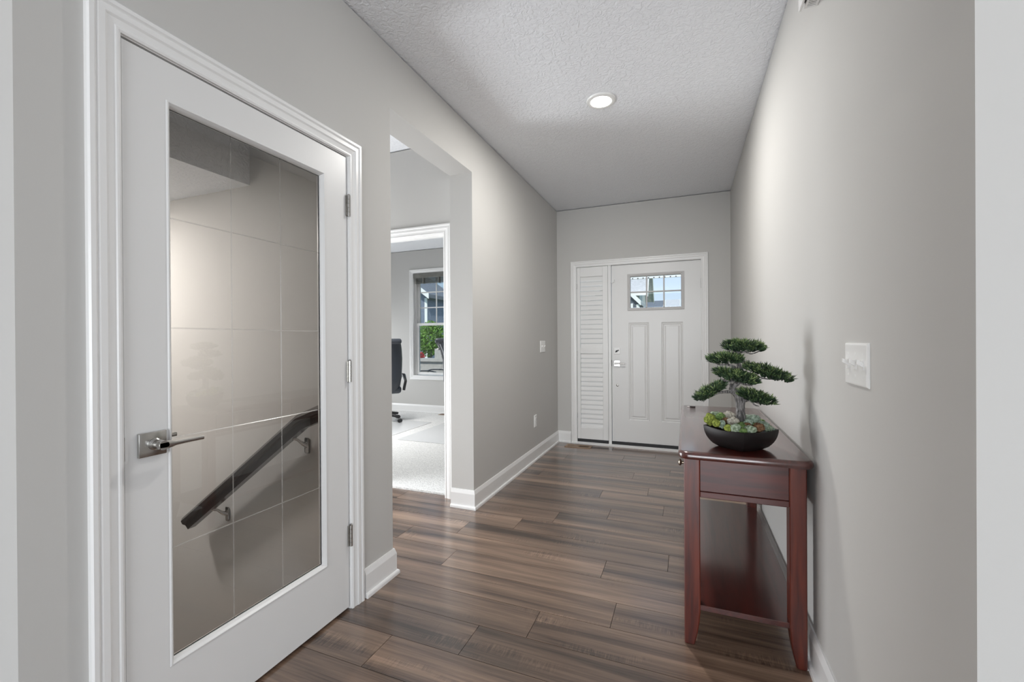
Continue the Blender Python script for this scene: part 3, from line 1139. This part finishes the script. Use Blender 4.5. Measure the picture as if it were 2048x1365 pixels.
def moss(cx, cy, cz, rx, ry, rz, seed):
    bm = bmesh.new()
    bmesh.ops.create_icosphere(bm, subdivisions=4, radius=1)
    off = Vector((seed * 3.1, seed * 1.7, seed * .9))
    for v in bm.verts:
        d = 1 + .24 * noise.noise(v.co * 1.6 + off) + .16 * noise.noise(v.co * 4 + off) + .10 * noise.noise(v.co * 11 + off)
        v.co = Vector((cx + v.co.x * rx * d, cy + v.co.y * ry * d, cz + v.co.z * rz * d))
    return bm


CL = [(1421, 843, 'lime', .026, .03, 2.035), (1434, 850, 'lime', .017, .018, 1.99), (1432, 836, 'mint', .028, .024, 2.09), (1443, 838, 'green', .022, .024, 2.06),
      (1452, 846, 'rust', .022, .02, 2.045), (1446, 851, 'sage', .016, .02, 2.005), (1460, 836, 'beige', .030, .03, 2.085), (1468, 846, 'beige', .026, .024, 2.03),
      (1459, 858, 'lime', .018, .017, 1.975), (1474, 858, 'mint', .023, .022, 1.965), (1489, 862, 'green', .018, .014, 1.955), (1484, 853, 'green', .022, .014, 2.0),
      (1502, 859, 'mint', .027, .02, 1.975), (1497, 852, 'rust', .020, .016, 2.02), (1499, 845, 'sage', .020, .020, 2.035), (1509, 839, 'sage', .032, .026, 2.08),
      (1519, 854, 'rust', .026, .022, 2.015), (1527, 849, 'sage', .026, .022, 2.05), (1537, 854, 'mint', .022, .018, 2.055), (1545, 857, 'sage', .015, .014, 2.07),
      (1490, 836, 'sage', .026, .02, 2.13), (1448, 838, 'sage', .03, .02, 2.12), (1519, 844, 'green', .03, .02, 2.11), (1470, 842, 'beige', .03, .02, 2.14),
      (1478, 850, 'green', .045, .018, 2.05), (1515, 851, 'green', .04, .016, 2.06), (1440, 851, 'green', .035, .016, 2.05)]
for i, (px, py, kind, rx, rz, y) in enumerate(CL):
    sc2 = y / 2.06
    O('moss_clump', moss(PX(px) * sc2, y * BS, EYE + (PZ(py) - EYE) * sc2, rx * .82, rx * .76, rz * .82, i + 1), MOSS[kind], bt, smooth=True)


def bark_material():
    m, n, l, b = new_mat('grey_bark')
    tc = n.new('ShaderNodeTexCoord')
    mp = n.new('ShaderNodeMapping')
    mp.inputs['Scale'].default_value = (70, 70, 16)
    l.new(tc.outputs['Object'], mp.inputs[0])
    t = n.new('ShaderNodeTexNoise')
    t.inputs['Scale'].default_value = 1.6
    t.inputs['Detail'].default_value = 5
    t.inputs['Distortion'].default_value = 1.0
    l.new(mp.outputs[0], t.inputs['Vector'])
    r = n.new('ShaderNodeValToRGB')
    r.color_ramp.elements[0].position = .38
    r.color_ramp.elements[0].color = (.05, .047, .046, 1)
    r.color_ramp.elements[1].position = .62
    r.color_ramp.elements[1].color = (.30, .285, .28, 1)
    l.new(t.outputs[0], r.inputs[0])
    l.new(r.outputs[0], b.inputs['Base Color'])
    b.inputs['Roughness'].default_value = .85
    bp = n.new('ShaderNodeBump')
    bp.inputs['Strength'].default_value = .9
    bp.inputs['Distance'].default_value = .004
    l.new(t.outputs[0], bp.inputs['Height'])
    l.new(bp.outputs[0], b.inputs['Normal'])
    return m


BARK = bark_material()


def smooth_path(pts, n=5):
    out = []
    P = [Vector(p) for p in pts]
    for i in range(len(P) - 1):
        p0, p1, p2, p3 = P[max(i - 1, 0)], P[i], P[i + 1], P[min(i + 2, len(P) - 1)]
        for k in range(n):
            t = k / n
            out.append(.5 * ((2 * p1) + (p2 - p0) * t + (2 * p0 - 5 * p1 + 4 * p2 - p3) * t * t + (3 * p1 - p0 - 3 * p2 + p3) * t ** 3))
    out.append(P[-1])
    return out


def branch(pts, n=10, sub=5):
    """pts: (px, py, y, radius in px)"""
    q = smooth_path([(PX(a), y * BS, PZ(b)) for a, b, y, r in pts], sub)
    rr = smooth_path([(r, 0, 0) for a, b, y, r in pts], sub)
    bm = bmesh.new()
    tube(bm, q, [max(.0008, v.x * .0020) for v in rr], n)
    for v in bm.verts:
        d = noise.noise_vector(v.co * 120) * .0012 + noise.noise_vector(v.co * 45) * .0014
        v.co += d
    return bm


tk = O('trunk', branch([(1484, 858, 2.06, 11), (1484, 838, 2.06, 9.2), (1483, 815, 2.06, 8.3), (1482, 798, 2.06, 9.0), (1475, 788, 2.062, 7.5), (1467, 782, 2.065, 6.5),
                        (1470, 775, 2.065, 5.5), (1478, 767, 2.062, 5.0), (1483, 757, 2.06, 4.6), (1485, 746, 2.06, 4.2), (1480, 730, 2.062, 4.0), (1479, 715, 2.065, 3.4), (1482, 700, 2.065, 2.6)], 14), BARK, bt, smooth=True)
for pts in ([(1468, 784, 2.06, 4), (1455, 785, 2.05, 3), (1441, 787, 2.04, 2.4), (1425, 792, 2.03, 1.8), (1412, 800, 2.03, 1.2), (1406, 806, 2.03, .8)],
            [(1466, 778, 2.055, 3.6), (1464.5, 772, 2.05, 3.4), (1466, 769.5, 2.05, 2.6)],
            [(1488, 803, 2.06, 4), (1498, 800, 2.05, 2.6), (1510, 803, 2.05, 2.0), (1526, 806, 2.05, 1.4), (1540, 803, 2.05, .9)],
            [(1502, 801, 2.05, 1.6), (1512, 809, 2.045, 1.3), (1519, 811, 2.045, .8)],
            [(1484, 750, 2.06, 3.4), (1497, 751, 2.06, 2.4), (1510, 749, 2.055, 2), (1525, 756, 2.05, 1.5), (1548, 758, 2.05, 1.2), (1566, 757, 2.05, .8)],
            [(1478, 740, 2.06, 3), (1468, 734, 2.055, 2.4), (1456, 731, 2.05, 1.8), (1440, 731, 2.05, 1.3), (1430, 728, 2.05, .8)],
            [(1478, 767, 2.06, 3), (1468, 763, 2.03, 2.3), (1455, 764, 2.02, 1.7), (1443, 758, 2.02, 1)],
            [(1478, 764, 2.06, 2.6), (1492, 769, 2.03, 1.8), (1505, 770, 2.02, 1.2)],
            [(1481, 706, 2.06, 2.4), (1492, 706, 2.055, 1.8), (1506, 709, 2.05, 1.2), (1520, 704, 2.05, .8)],
            [(1480, 706, 2.06, 2.2), (1468, 703, 2.055, 1.6), (1455, 701, 2.05, .9)]):
    O('branch', branch(pts, 8, 4), BARK, tk, smooth=True)


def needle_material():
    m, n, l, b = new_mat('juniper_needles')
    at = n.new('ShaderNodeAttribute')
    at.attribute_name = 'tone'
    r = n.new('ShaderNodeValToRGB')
    r.color_ramp.elements[0].color = (.008, .020, .012, 1)  # shaded gaps painted as the dark end, highlights as the light end
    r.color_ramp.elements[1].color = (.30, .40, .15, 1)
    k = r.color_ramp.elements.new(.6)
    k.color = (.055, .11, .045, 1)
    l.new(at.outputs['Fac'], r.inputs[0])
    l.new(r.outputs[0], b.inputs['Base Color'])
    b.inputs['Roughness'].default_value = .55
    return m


NEEDLE = needle_material()


def pad(px, py, hw, hh, tilt, y, ry, n, seed):
    """a flat cloud of upright sprigs; px, py, hw, hh as seen from the camera, tilt = rise to the right"""
    rnd = random.Random(seed)
    cx, cz = PX(px), PZ(py)
    y *= BS
    ax, az = hw * .00188, hh * .00213
    verts, faces, tone = [], [], []
    for i in range(n):
        while True:
            u, v = rnd.uniform(-1, 1), rnd.uniform(-1, 1)
            if u * u + v * v < 1:
                break
        rr = u * u + v * v
        dome = math.sqrt(max(0, 1 - rr)) * (1 + .55 * noise.noise(Vector((u * 3.2, v * 3.2, seed * 2.7))))
        w = rnd.uniform(-.85, .45 * dome) if rnd.random() < .72 else .45 * dome
        w = max(w, -.7 * (dome + .12))
        p = Vector((cx + u * ax * .90, y + v * ry * .90, cz + w * az + tilt * u * ax))
        d0 = Vector((u * .9, v * .9, .55 + .4 * dome)).normalized()
        L = rnd.uniform(.014, .030)
        tn = rnd.uniform(.05, .85) + .30 * w  # random tone, painted lighter towards the top of the pad
        for q in range(5):
            d = (d0 + Vector((rnd.uniform(-.75, .75), rnd.uniform(-.75, .75), rnd.uniform(-.45, .5)))).normalized()
            s = d.cross(Vector((rnd.uniform(-1, 1), rnd.uniform(-1, 1), rnd.uniform(-1, 1)))).normalized() * .00145
            l_ = L * rnd.uniform(.6, 1.1)
            b0 = p + d * l_ * .1
            k = len(verts)
            verts += [b0 - s, b0 + s, p + d * l_ * .65 + s * 1.2, p + d * l_, p + d * l_ * .65 - s * 1.2]
            faces.append((k, k + 1, k + 2, k + 3, k + 4))
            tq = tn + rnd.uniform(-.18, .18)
            tone += [max(0, min(1, tq + e)) for e in (-.2, -.2, .05, .22, .05)]  # needle bases darkened for shaded gaps, tips a lighter green
    me = bpy.data.meshes.new('foliage_pad')
    me.from_pydata([v - ORG[bt.name] for v in verts], [], faces)
    at = me.attributes.new('tone', 'FLOAT', 'POINT')
    at.data.foreach_set('value', tone)
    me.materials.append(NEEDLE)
    ob = bpy.data.objects.new('foliage_pad', me)
    COL.objects.link(ob)
    ob.parent = bt
    ob['kind'] = 'stuff'


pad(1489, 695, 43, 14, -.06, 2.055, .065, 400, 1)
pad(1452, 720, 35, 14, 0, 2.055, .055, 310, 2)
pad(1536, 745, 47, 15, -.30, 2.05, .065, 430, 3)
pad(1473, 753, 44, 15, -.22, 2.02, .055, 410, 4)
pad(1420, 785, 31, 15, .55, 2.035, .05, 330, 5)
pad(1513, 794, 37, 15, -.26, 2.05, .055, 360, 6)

# ------------------------------------------------------------------ switches, outlet, chime, register
def switch_plate(name, mapf, u0, u1, v0, v1, n, label, toggles=True):
    cu, cv = (u0 + u1) / 2, (v0 + v1) / 2
    t = T(name, mapf(cu, cv, 0), label, 'light switch' if toggles else 'power outlet')
    bm = bmesh.new()
    ring_panel(bm, mapf, u0, u1, v0, v1, [(0, 0), (0, .002), (.003, .0055), (.006, .0062)])
    O('plate', bm, PLASTIC, t)
    for k in range(n):
        uc = u0 + (u1 - u0) * (k + .5) / n

        def bx(ua, ub, va, vb, ta, tb, tip=0.0):
            b = bmesh.new()
            lo = [b.verts.new(mapf(u, v, ta)) for u, v in ((ua, va), (ub, va), (ub, vb), (ua, vb))]
            hi = [b.verts.new(mapf(u, v, tb)) for u, v in ((ua + .001, va + tip), (ub - .001, va + tip), (ub - .001, vb + tip), (ua + .001, vb + tip))]
            for q in range(4):
                b.faces.new((lo[q], lo[(q + 1) % 4], hi[(q + 1) % 4], hi[q]))
            b.faces.new(hi)
            return b
        if toggles:
            tg = O('toggle', bx(uc - .005, uc + .005, cv - .006, cv + .006, .005, .020, .009), PLASTIC, t)
            O('collar', bx(uc - .0075, uc + .0075, cv - .013, cv + .013, .0055, .0075), TRIM, t)
            for dv in (-.030, .030):
                O('screw', bx(uc - .003, uc + .003, cv + dv - .003, cv + dv + .003, .006, .0072), PLASTIC, t)
        else:
            for dv in (-.0195, .0195):
                s_ = O('socket', bx(uc - .016, uc + .016, cv + dv - .014, cv + dv + .014, .0055, .0085), PLASTIC, t)
                for du in (-.006, .006):
                    O('slot', bx(uc + du - .001, uc + du + .001, cv + dv - .004, cv + dv + .005, .0085, .0088), DARKVOID, s_)
            O('screw', bx(uc - .003, uc + .003, cv - .003, cv + .003, .006, .0072), NICKEL, t)
    return t


switch_plate('light_switch', lambda u, v, t: (XR - t, u, v), 1.359, 1.528, 1.080, 1.197, 3, 'white triple toggle switch plate on the right wall')
switch_plate('light_switch', lambda u, v, t: (XL + t, u, v), 4.318, 4.482, 1.078, 1.200, 2, 'small white switch plate on the left wall near the corner')
switch_plate('power_outlet', lambda u, v, t: (XL + t, u, v), 4.105, 4.180, 0.332, 0.452, 1, 'white power outlet low on the left wall', toggles=False)

ch = T('door_chime', (XR, 1.705, 2.37), 'white slotted door chime box high on the right wall', 'door chime')
CY0, CY1, CZ0, CZ1 = 1.600, 1.806, 2.372, 2.52
O('chime_box', boxes([(.396, XR - .001, CY0, CY1, CZ0 + .006, CZ1)]), DARKVOID, ch)
O('cover', boxes([(.378, .386, CY0 - .004, CY1 + .004, CZ0 - .004, CZ1 + .004), (.386, .396, CY0 - .002, CY1 + .002, CZ0 + .02, CZ1 - .01)], bevel=.0015), PLASTIC, ch)
O('rim', boxes([(.394, .401, CY0, CY1, CZ0, CZ0 + .008), (.426, XR - .001, CY0, CY1, CZ0, CZ0 + .008), (.401, .426, CY1 - .008, CY1, CZ0, CZ0 + .008), (.401, .426, CY0, CY0 + .008, CZ0, CZ0 + .008)]), PLASTIC, ch)
for k in range(22):
    y = CY0 + .010 + k * .0086
    O('slat', box(.401, .426, y, y + .0040, CZ0 + .001, CZ0 + .007), PLASTIC, ch)

rg = T('floor_register', (-1.129, 4.822, 0), 'brown slotted floor vent on the planks by the front door', 'floor vent')
RX0, RX1, RY0, RY1 = -1.276, -0.983, 4.757, 4.888
O('frame', boxes([(RX0, RX1, RY0, RY0 + .030, 0, .006), (RX0, RX1, RY1 - .030, RY1, 0, .006), (RX0, RX0 + .028, RY0 + .030, RY1 - .030, 0, .006),
                  (RX1 - .028, RX1, RY0 + .030, RY1 - .030, 0, .006), (-1.142, -1.124, RY0 + .030, RY1 - .030, 0, .006)]), REGW, rg)
O('damper', box(RX0 + .02, RX1 - .02, RY0 + .02, RY1 - .02, .0002, .0012), DARKVOID, rg)
O('damper_flap', box(RX0 + .028, -1.142, RY0 + .030, RY1 - .030, .0013, .0030), REGW, rg)
for xa, xb in ((RX0 + .028, -1.142), (-1.124, RX1 - .028)):
    for k in range(8):
        x = xa + (xb - xa) * (k + .5) / 8
        O('slat', box(x - .0024, x + .0024, RY0 + .030, RY1 - .030, .0031, .0050), REGW, rg)

# ------------------------------------------------------------------ office
mV = lambda x, z, t: (x, YV - t, z)
st('trim_7', casing(mV, -2.545, -1.720, 2.032), TRIM, 'white casing of the office doorway', 'casing')
st('trim_8', boxes([(-2.56, -2.545, YV, 3.015, 0, 2.05), (-1.720, -1.705, YV, 3.015, 0, 2.05), (-2.545, -1.720, YV, 3.015, 2.035, 2.05),
                    (-1.732, -1.720, 2.94, 2.975, 0.012, 2.035), (-2.545, -2.533, 2.94, 2.975, 0.012, 2.035), (-2.533, -1.732, 2.94, 2.975, 2.023, 2.035)]), TRIM, 'white jamb of the office doorway', 'door frame')
mO = lambda x, z, t: (x, YO - t, z)
w2 = T('window_2', (-3.72, YO, .61), 'white double-hung office window with a raised blind', 'window', None, 'structure')
WX0, WX1, WZ0, WZ1 = -4.29, -3.16, .612, 2.350
O('casing', casing(mO, WX0 + .01, WX1 - .01, WZ1 - .01, WZ0 + .01, four=True, prof=[(w * .95, t) for w, t in CASING]), TRIM, w2)
O('reveal', boxes([(WX0, WX0 + .012, YO, 6.33, WZ0, WZ1), (WX1 - .012, WX1, YO, 6.33, WZ0, WZ1), (WX0 + .012, WX1 - .012, YO, 6.33, WZ1 - .012, WZ1), (WX0 + .012, WX1 - .012, YO, 6.33, WZ0, WZ0 + .012)]), TRIM, w2)
zm = 1.485


def sash(y0, y1, z0, z1, cols, rows):
    a0, a1 = WX0 + .045, WX1 - .045
    fr = .042
    s_ = O('sash', boxes([(a0, a0 + fr, y0, y1, z0, z1), (a1 - fr, a1, y0, y1, z0, z1), (a0 + fr, a1 - fr, y0, y1, z0, z0 + fr), (a0 + fr, a1 - fr, y0, y1, z1 - fr, z1)]), TRIM, w2)
    gx0, gx1, gz0_, gz1_ = a0 + fr, a1 - fr, z0 + fr, z1 - fr
    ym = (y0 + y1) / 2
    for i in range(1, cols):
        x = gx0 + (gx1 - gx0) * i / cols
        O('muntin', box(x - .009, x + .009, ym - .008, ym + .008, gz0_, gz1_), TRIM, s_)
    for i in range(1, rows):
        z = gz0_ + (gz1_ - gz0_) * i / rows
        O('muntin', box(gx0, gx1, ym - .0075, ym + .0075, z - .009, z + .009), TRIM, s_)
    for i in range(cols):
        for k in range(rows):
            O('glass_pane', box(gx0 + (gx1 - gx0) * i / cols, gx0 + (gx1 - gx0) * (i + 1) / cols, ym - .002, ym + .002, gz0_ + (gz1_ - gz0_) * k / rows, gz0_ + (gz1_ - gz0_) * (k + 1) / rows), GLASS, s_)


sash(6.285, 6.315, zm - .02, WZ1 - .020, 3, 3)
sash(6.250, 6.280, WZ0 + .020, zm + .02, 1, 1)
O('track', boxes([(WX0 + .012, WX0 + .045, 6.245, 6.325, WZ0 + .012, WZ1 - .012), (WX1 - .045, WX1 - .012, 6.245, 6.325, WZ0 + .012, WZ1 - .012)]), TRIM, w2)
bl = T('window_blind', (-3.72, YO, 2.17), 'weathered grey blind drawn up at top of the office window', 'blind')
O('valance', box(-4.268, -3.182, 6.186, 6.204, 2.262, 2.345, bevel=.002), BLINDW, bl)
for k in range(8):
    O('slat', box(-4.24, -3.21, 6.195, 6.240, 2.172 + k * .012, 2.1755 + k * .012), BLINDW, bl)
for x in (-4.08, -3.78, -3.42):
    O('ladder_cord', box(x - .012, x + .012, 6.190, 6.2445, 2.168, 2.268), BLINDW, bl)
O('wand', box(-4.266, -4.260, 6.180, 6.186, 1.50, 2.262), PLASTIC, bl)

fl_ = T('added_lamp_housing', (-3.6, 4.3, H), 'added square housing of the office downlight', 'ceiling light')
O('housing', box(-3.87, -3.33, 4.03, 4.57, 2.695, H - .001, bevel=.006), PLASTIC, fl_)  # added around the office downlight, unseen
st('added_window', boxes([(-5.64, -5.635, 4.45, 5.85, .25, 2.20)]), GLASS, 'glass of an added office side window, unseen', 'window')  # pane of the window made up to hold the office side light
for mx0, mx1, my1, lab in ((-4.62, -3.44, 5.44, 'clear chair mat under the left office chair'), (-3.25, -2.05, 5.60, 'clear chair mat nearer the office doorway')):
    my0 = 4.16 if mx0 < -4 else 4.345
    bm = bmesh.new()
    prism(bm, rounded_rect(mx0, mx1, my0, my1, .03), 'Z', .0125, .016)
    O('chair_mat', bm, VINYL, None, lab, 'floor mat', 'clear mats on the office carpet')


def office_chair(label):
    t = T('office_chair', (0, 0, 0), label, 'chair', 'black office chairs')
    # faces +x (local): back at negative x
    bm = bmesh.new()
    rows = [(-.20, .46, .21, .05), (-.235, .54, .235, .055), (-.265, .66, .255, .055), (-.27, .80, .262, .05), (-.285, .94, .262, .048), (-.315, 1.06, .250, .05), (-.345, 1.14, .235, .052), (-.365, 1.20, .215, .04)]
    rings = []
    for x, z, hw, th in rows:
        ring = []
        for k in range(20):
            a = 2 * PI * k / 20
            c, s = math.cos(a), math.sin(a)
            yy = hw * math.copysign(abs(c) ** .55, c)
            xx = x + th * math.copysign(abs(s) ** .8, s) + .045 * (yy / hw) ** 2
            ring.append(bm.verts.new((xx, yy, z)))
        rings.append(ring)
    for a, b in zip(rings, rings[1:]):
        for q in range(20):
            bm.faces.new((a[q], a[(q + 1) % 20], b[(q + 1) % 20], b[q]))
    bm.faces.new(rings[0])
    bm.faces.new(rings[-1])
    bk = O('backrest', bm, LEATHER, t, smooth=50)
    O('grip_slot', box(-.402, -.372, -.075, .075, 1.062, 1.090, bevel=.008, seg=2), PLASTIC, bk)
    b2 = bmesh.new()
    bm_box(b2, -.415, -.275, -.225, .225, 1.145, 1.225, bevel=.032, seg=3)
    O('head_roll', b2, LEATHER, bk, smooth=50)
    b2 = bmesh.new()
    bm_box(b2, -.22, .27, -.26, .26, .42, .535, bevel=.045, seg=3)
    O('seat', b2, LEATHER, t, smooth=50)
    O('tilt_plate', box(-.14, .12, -.10, .10, .375, .425, bevel=.01), BLACKP, t)
    for s in (-1, 1):
        bm = bmesh.new()
        tube(bm, [(-.20, s * .29, .47), (-.22, s * .31, .60), (-.10, s * .315, .68), (.12, s * .315, .68), (.17, s * .31, .60), (.12, s * .28, .47)], [.02, .022, .026, .026, .022, .02], 10)
        O('armrest', bm, BLACKP, t, smooth=True)
    bm = bmesh.new()
    lathe(bm, [(.03, .10), (.03, .25), (.022, .255), (.022, .38)], 18, 'Z')
    O('gas_column', bm, BLACKP, t, smooth=40)
    for k in range(5):
        a = 2 * PI * k / 5 + .2
        c, s = math.cos(a), math.sin(a)
        bm = bmesh.new()
        tube(bm, [(0, 0, .115), (c * .16, s * .16, .105), (c * .31, s * .31, .080)], [.032, .026, .018], 8)
        lg = O('base_leg', bm, BLACKP, t, smooth=True)
        bm = bmesh.new()
        px, py = -s, c
        for w in (-.018, .018):
            m_ = bmesh.new()
            lathe(m_, [(.024, -.009), (.027, -.006), (.027, .006), (.024, .009)], 16, 'X')
            m_.transform(Matrix.Translation((c * .31 + px * w, s * .31 + py * w, .027)) @ Matrix.Rotation(math.atan2(py, px), 4, 'Z'))
            join(bm, m_)
        O('caster', bm, BLACKP, lg, smooth=40)
    return t


c1 = office_chair('black leather office chair seen from behind left of the window')
c1.location = (-4.185, 5.23, .016)
c1.rotation_euler = (0, 0, math.radians(138))
copy_tree(c1, (-2.735, 5.20, .016), math.radians(28), 'dark office chair standing half hidden at the window edge')

og = T('floor_register', (-3.55, 6.08, .012), 'brown floor vent in the office carpet below the window', 'floor vent')
O('frame', boxes([(-3.70, -3.40, 6.02, 6.14, .012, .017)]), REGW, og)
for k in range(10):
    O('slot', box(-3.68 + k * .027, -3.668 + k * .027, 6.035, 6.125, .017, .0175), DARKVOID, og)

# ------------------------------------------------------------------ outside
GRASS = mat('lawn', (.10, .17, .05), .95, var=.3, vscale=3)
PAVE = mat('concrete', (.20, .195, .185), .9, var=.1, vscale=2)
SIDING = mat('pale_blue_siding', (.40, .52, .62), .7)
SLATE = mat('dark_slate_siding', (.085, .105, .13), .7)
GREYSIDE = mat('pale_grey_siding', (.55, .55, .54), .7)
SHINGLE = mat('blue_grey_shingle_siding', (.17, .20, .27), .8, var=.15, vscale=12)
WHITEX = mat('white_exterior_trim', (.82, .82, .80), .6)
ROOFL = mat('light_grey_shingles', (.46, .46, .47), .9, var=.15, vscale=9, stretch=(1, 1, 3))
ROOFD = mat('dark_grey_shingles', (.13, .145, .17), .9, var=.2, vscale=9, stretch=(1, 1, 3))
GLASSD = mat('dark_window_pane', (.05, .07, .09), .1)
LEAF = mat('shrub_leaf', (.12, .25, .03), .6, var=.5, vscale=9)
STONE = mat('pale_stone', (.40, .38, .35), .9, var=.1, vscale=8)
RED = mat('red_flower', (.45, .03, .03), .6)
st('ground', box(-40, 40, 5.13, 70, -.45, -.25), GRASS, 'lawn outside the front of the house', 'ground')
st('porch_slab', box(-1.6, 2.4, 5.13, 7.6, -.25, -.06), PAVE, 'concrete porch outside the front door', 'porch')
pb = T('porch_beam', (-.3, 7.55, 2.20), 'white porch beam with small dark vents seen through the front door panes', 'beam')
O('beam', box(-1.6, 2.4, 7.5, 7.53, 2.215, 2.5), WHITEX, pb)
for k in range(16):
    O('vent', box(-1.25 + k * .085, -1.235 + k * .085, 7.496, 7.4999, 2.217, 2.234), DARKVOID, pb)


def gable_house(name, label, x0, x1, y0, y1, ze, zr, wall, roof, ridge='X', over=.35, z0=-.3):
    t = T(name, ((x0 + x1) / 2, (y0 + y1) / 2, z0), label, 'house')
    O('walls', box(x0, x1, y0, y1, z0, ze), wall, t)
    if ridge == 'X':
        ym = (y0 + y1) / 2
        prof_ = [(y0 - over, ze - .12), (ym, zr), (y1 + over, ze - .12), (y1 + over, ze + .03), (ym, zr + .16), (y0 - over, ze + .03)]
        O('roof', prism(bmesh.new(), prof_, 'X', x0 - over, x1 + over), roof, t)
        O('gable', prism(bmesh.new(), [(y0, ze), (y1, ze), (ym, zr - .02)], 'X', x0, x1), wall, t)
        O('fascia', box(x0 - over, x1 + over, y0 - over - .03, y0 - over, ze - .14, ze + .0), WHITEX, t)
        for xx in (x0 - over - .03, x1 + over):
            O('rake_board', prism(bmesh.new(), [(y0 - over, ze - .2), (ym, zr - .1), (y1 + over, ze - .2), (y1 + over, ze + .05), (ym, zr + .18), (y0 - over, ze + .05)], 'X', xx, xx + .03), WHITEX, t)
    else:
        xm = (x0 + x1) / 2
        prof_ = [(x0 - over, ze - .12), (xm, zr), (x1 + over, ze - .12), (x1 + over, ze + .03), (xm, zr + .16), (x0 - over, ze + .03)]
        O('roof', prism(bmesh.new(), prof_, 'Y', y0 - over, y1 + over), roof, t)
        O('gable', prism(bmesh.new(), [(x0, ze), (x1, ze), (xm, zr - .02)], 'Y', y0, y1), wall, t)
        O('rake_board', prism(bmesh.new(), [(x0 - over, ze - .16), (xm, zr - .02), (x1 + over, ze - .16), (x1 + over, ze + .05), (xm, zr + .18), (x0 - over, ze + .05)], 'Y', y0 - over - .03, y0 - over), WHITEX, t)
    for xx in (x0 - .02, x1 - .10):
        O('corner_board', box(xx, xx + .12, y0 - .03, y0, z0, ze - .1), WHITEX, t)
    return t


# seen through the front door panes
hA = gable_house('neighbour_house', 'neighbour house with pale grey roof left in the front door panes', -9.5, -2.0, 21.0, 24.4, 3.35, 6.0, GREYSIDE, ROOFL, 'X', .4)
hA2 = gable_house('neighbour_garage', 'dark slate gabled garage front low in the left door pane', -3.9, -1.74, 18.2, 20.3, 2.72, 3.75, SLATE, ROOFL, 'Y', .08)
O('garage_door', box(-3.3, -1.97, 18.13, 18.16, -.3, 2.66), WHITEX, hA2)
gable_house('far_house', 'far house with a dark grey roof in the middle door pane', -7.0, -2.35, 44.0, 50.0, 3.6, 5.0, SIDING, ROOFD, 'X', .3)
gable_house('far_house', 'far house with a light grey roof in the right door pane', -1.85, -.85, 52.0, 56.0, 4.1, 5.65, WHITEX, ROOFL, 'X', .3)
# seen through the office window
hB = gable_house('neighbour_house', 'pale blue sided house outside the office window', -12.3, -8.6, 17.5, 20.4, 5.6, 7.0, SIDING, ROOFD, 'X', .4)
for k in range(26):
    O('siding_board', box(-12.18, -8.72, 17.478, 17.499, -.2 + k * .215, .0 + k * .215), SIDING, hB)
O('band_board', box(-12.3, -8.6, 17.44, 17.476, 2.34, 2.44), WHITEX, hB)
for wx in (-11.12, -10.85):
    O('window', box(wx, wx + .12, 17.43, 17.477, 1.95, 2.25), GLASSD, hB)
wing = gable_house('house_wing', 'dark shingled wing with white eave at left in the office window', -13.2, -9.83, 15.2, 17.0, 3.05, 4.3, SHINGLE, ROOFD, 'Y', .25)


def shrub(name, label, c, rx, ry, rz, n, leaf, m, seed, stem=True):
    rnd = random.Random(seed)
    t = T(name, (c[0], c[1], -.25), label, 'shrub')
    verts, faces = [], []
    for i in range(n):
        d = Vector((rnd.gauss(0, 1), rnd.gauss(0, 1), rnd.gauss(0, 1))).normalized() * rnd.uniform(.55, 1.0)
        d *= 1 + .18 * noise.noise(d * 2.5 + Vector((seed, 0, 0)))
        p = Vector(c) + Vector((d.x * rx, d.y * ry, d.z * rz))
        a = Vector((rnd.uniform(-1, 1), rnd.uniform(-1, 1), rnd.uniform(-1, 1))).normalized() * leaf
        b = a.cross(Vector((rnd.uniform(-1, 1), rnd.uniform(-1, 1), rnd.uniform(-1, 1)))).normalized() * leaf * .6
        k = len(verts)
        verts += [p - a, p + b, p + a, p - b]
        faces.append((k, k + 1, k + 2, k + 3))
    me = bpy.data.meshes.new('foliage')
    me.from_pydata([v - ORG[t.name] for v in verts], [], faces)
    me.materials.append(m)
    ob = bpy.data.objects.new('foliage', me)
    COL.objects.link(ob)
    ob.parent = t
    ob['kind'] = 'stuff'
    if stem:
        bm = bmesh.new()
        tube(bm, [(c[0], c[1], -.25), (c[0] + .01, c[1], c[2] - rz * .3)], [.04, .025], 8)
        O('stem', bm, BARK, t)
    return t


shrub('shrub', 'round bright green shrub outside the office window', (-7.62, 12.0, 1.26), .50, .45, .58, 4600, .035, LEAF, 3)
shrub('flowering_plant', 'small red flowering plant below the green shrub', (-7.45, 11.2, .75), .10, .10, .12, 260, .025, RED, 5)
lw = T('garden_wall', (-6.6, 10.6, -.25), 'low pale stone garden wall with a flat cap outside the office', 'wall')
O('wall_body', box(-7.0, -5.2, 10.45, 10.75, -.25, .62), STONE, lw)
O('cap_stone', box(-7.1, -5.1, 10.38, 10.82, .62, .70), STONE, lw)
O('pier', box(-6.52, -6.22, 10.45, 10.75, .70, .98), STONE, lw)
pc = T('patio_chair', (-5.55, 8.6, -.25), 'dark metal patio chair outside the office window', 'chair')
for s in (0, .50):
    bm = bmesh.new()
    tube(bm, smooth_path([(-5.78, 8.4 + s, -.25), (-5.74, 8.4 + s, .40), (-5.70, 8.4 + s, .50), (-5.45, 8.4 + s, .52), (-5.25, 8.4 + s, .50), (-5.20, 8.4 + s, .42), (-5.12, 8.4 + s, -.25)], 4), .014, 8)
    O('arm_frame', bm, BLACKP, pc, smooth=True)
O('seat', box(-5.72, -5.22, 8.42, 8.88, .14, .17), BLACKP, pc)
st('patio', box(-9, -3, 6.4, 11, -.25, -.20), PAVE, 'concrete patio outside the office window', 'patio')
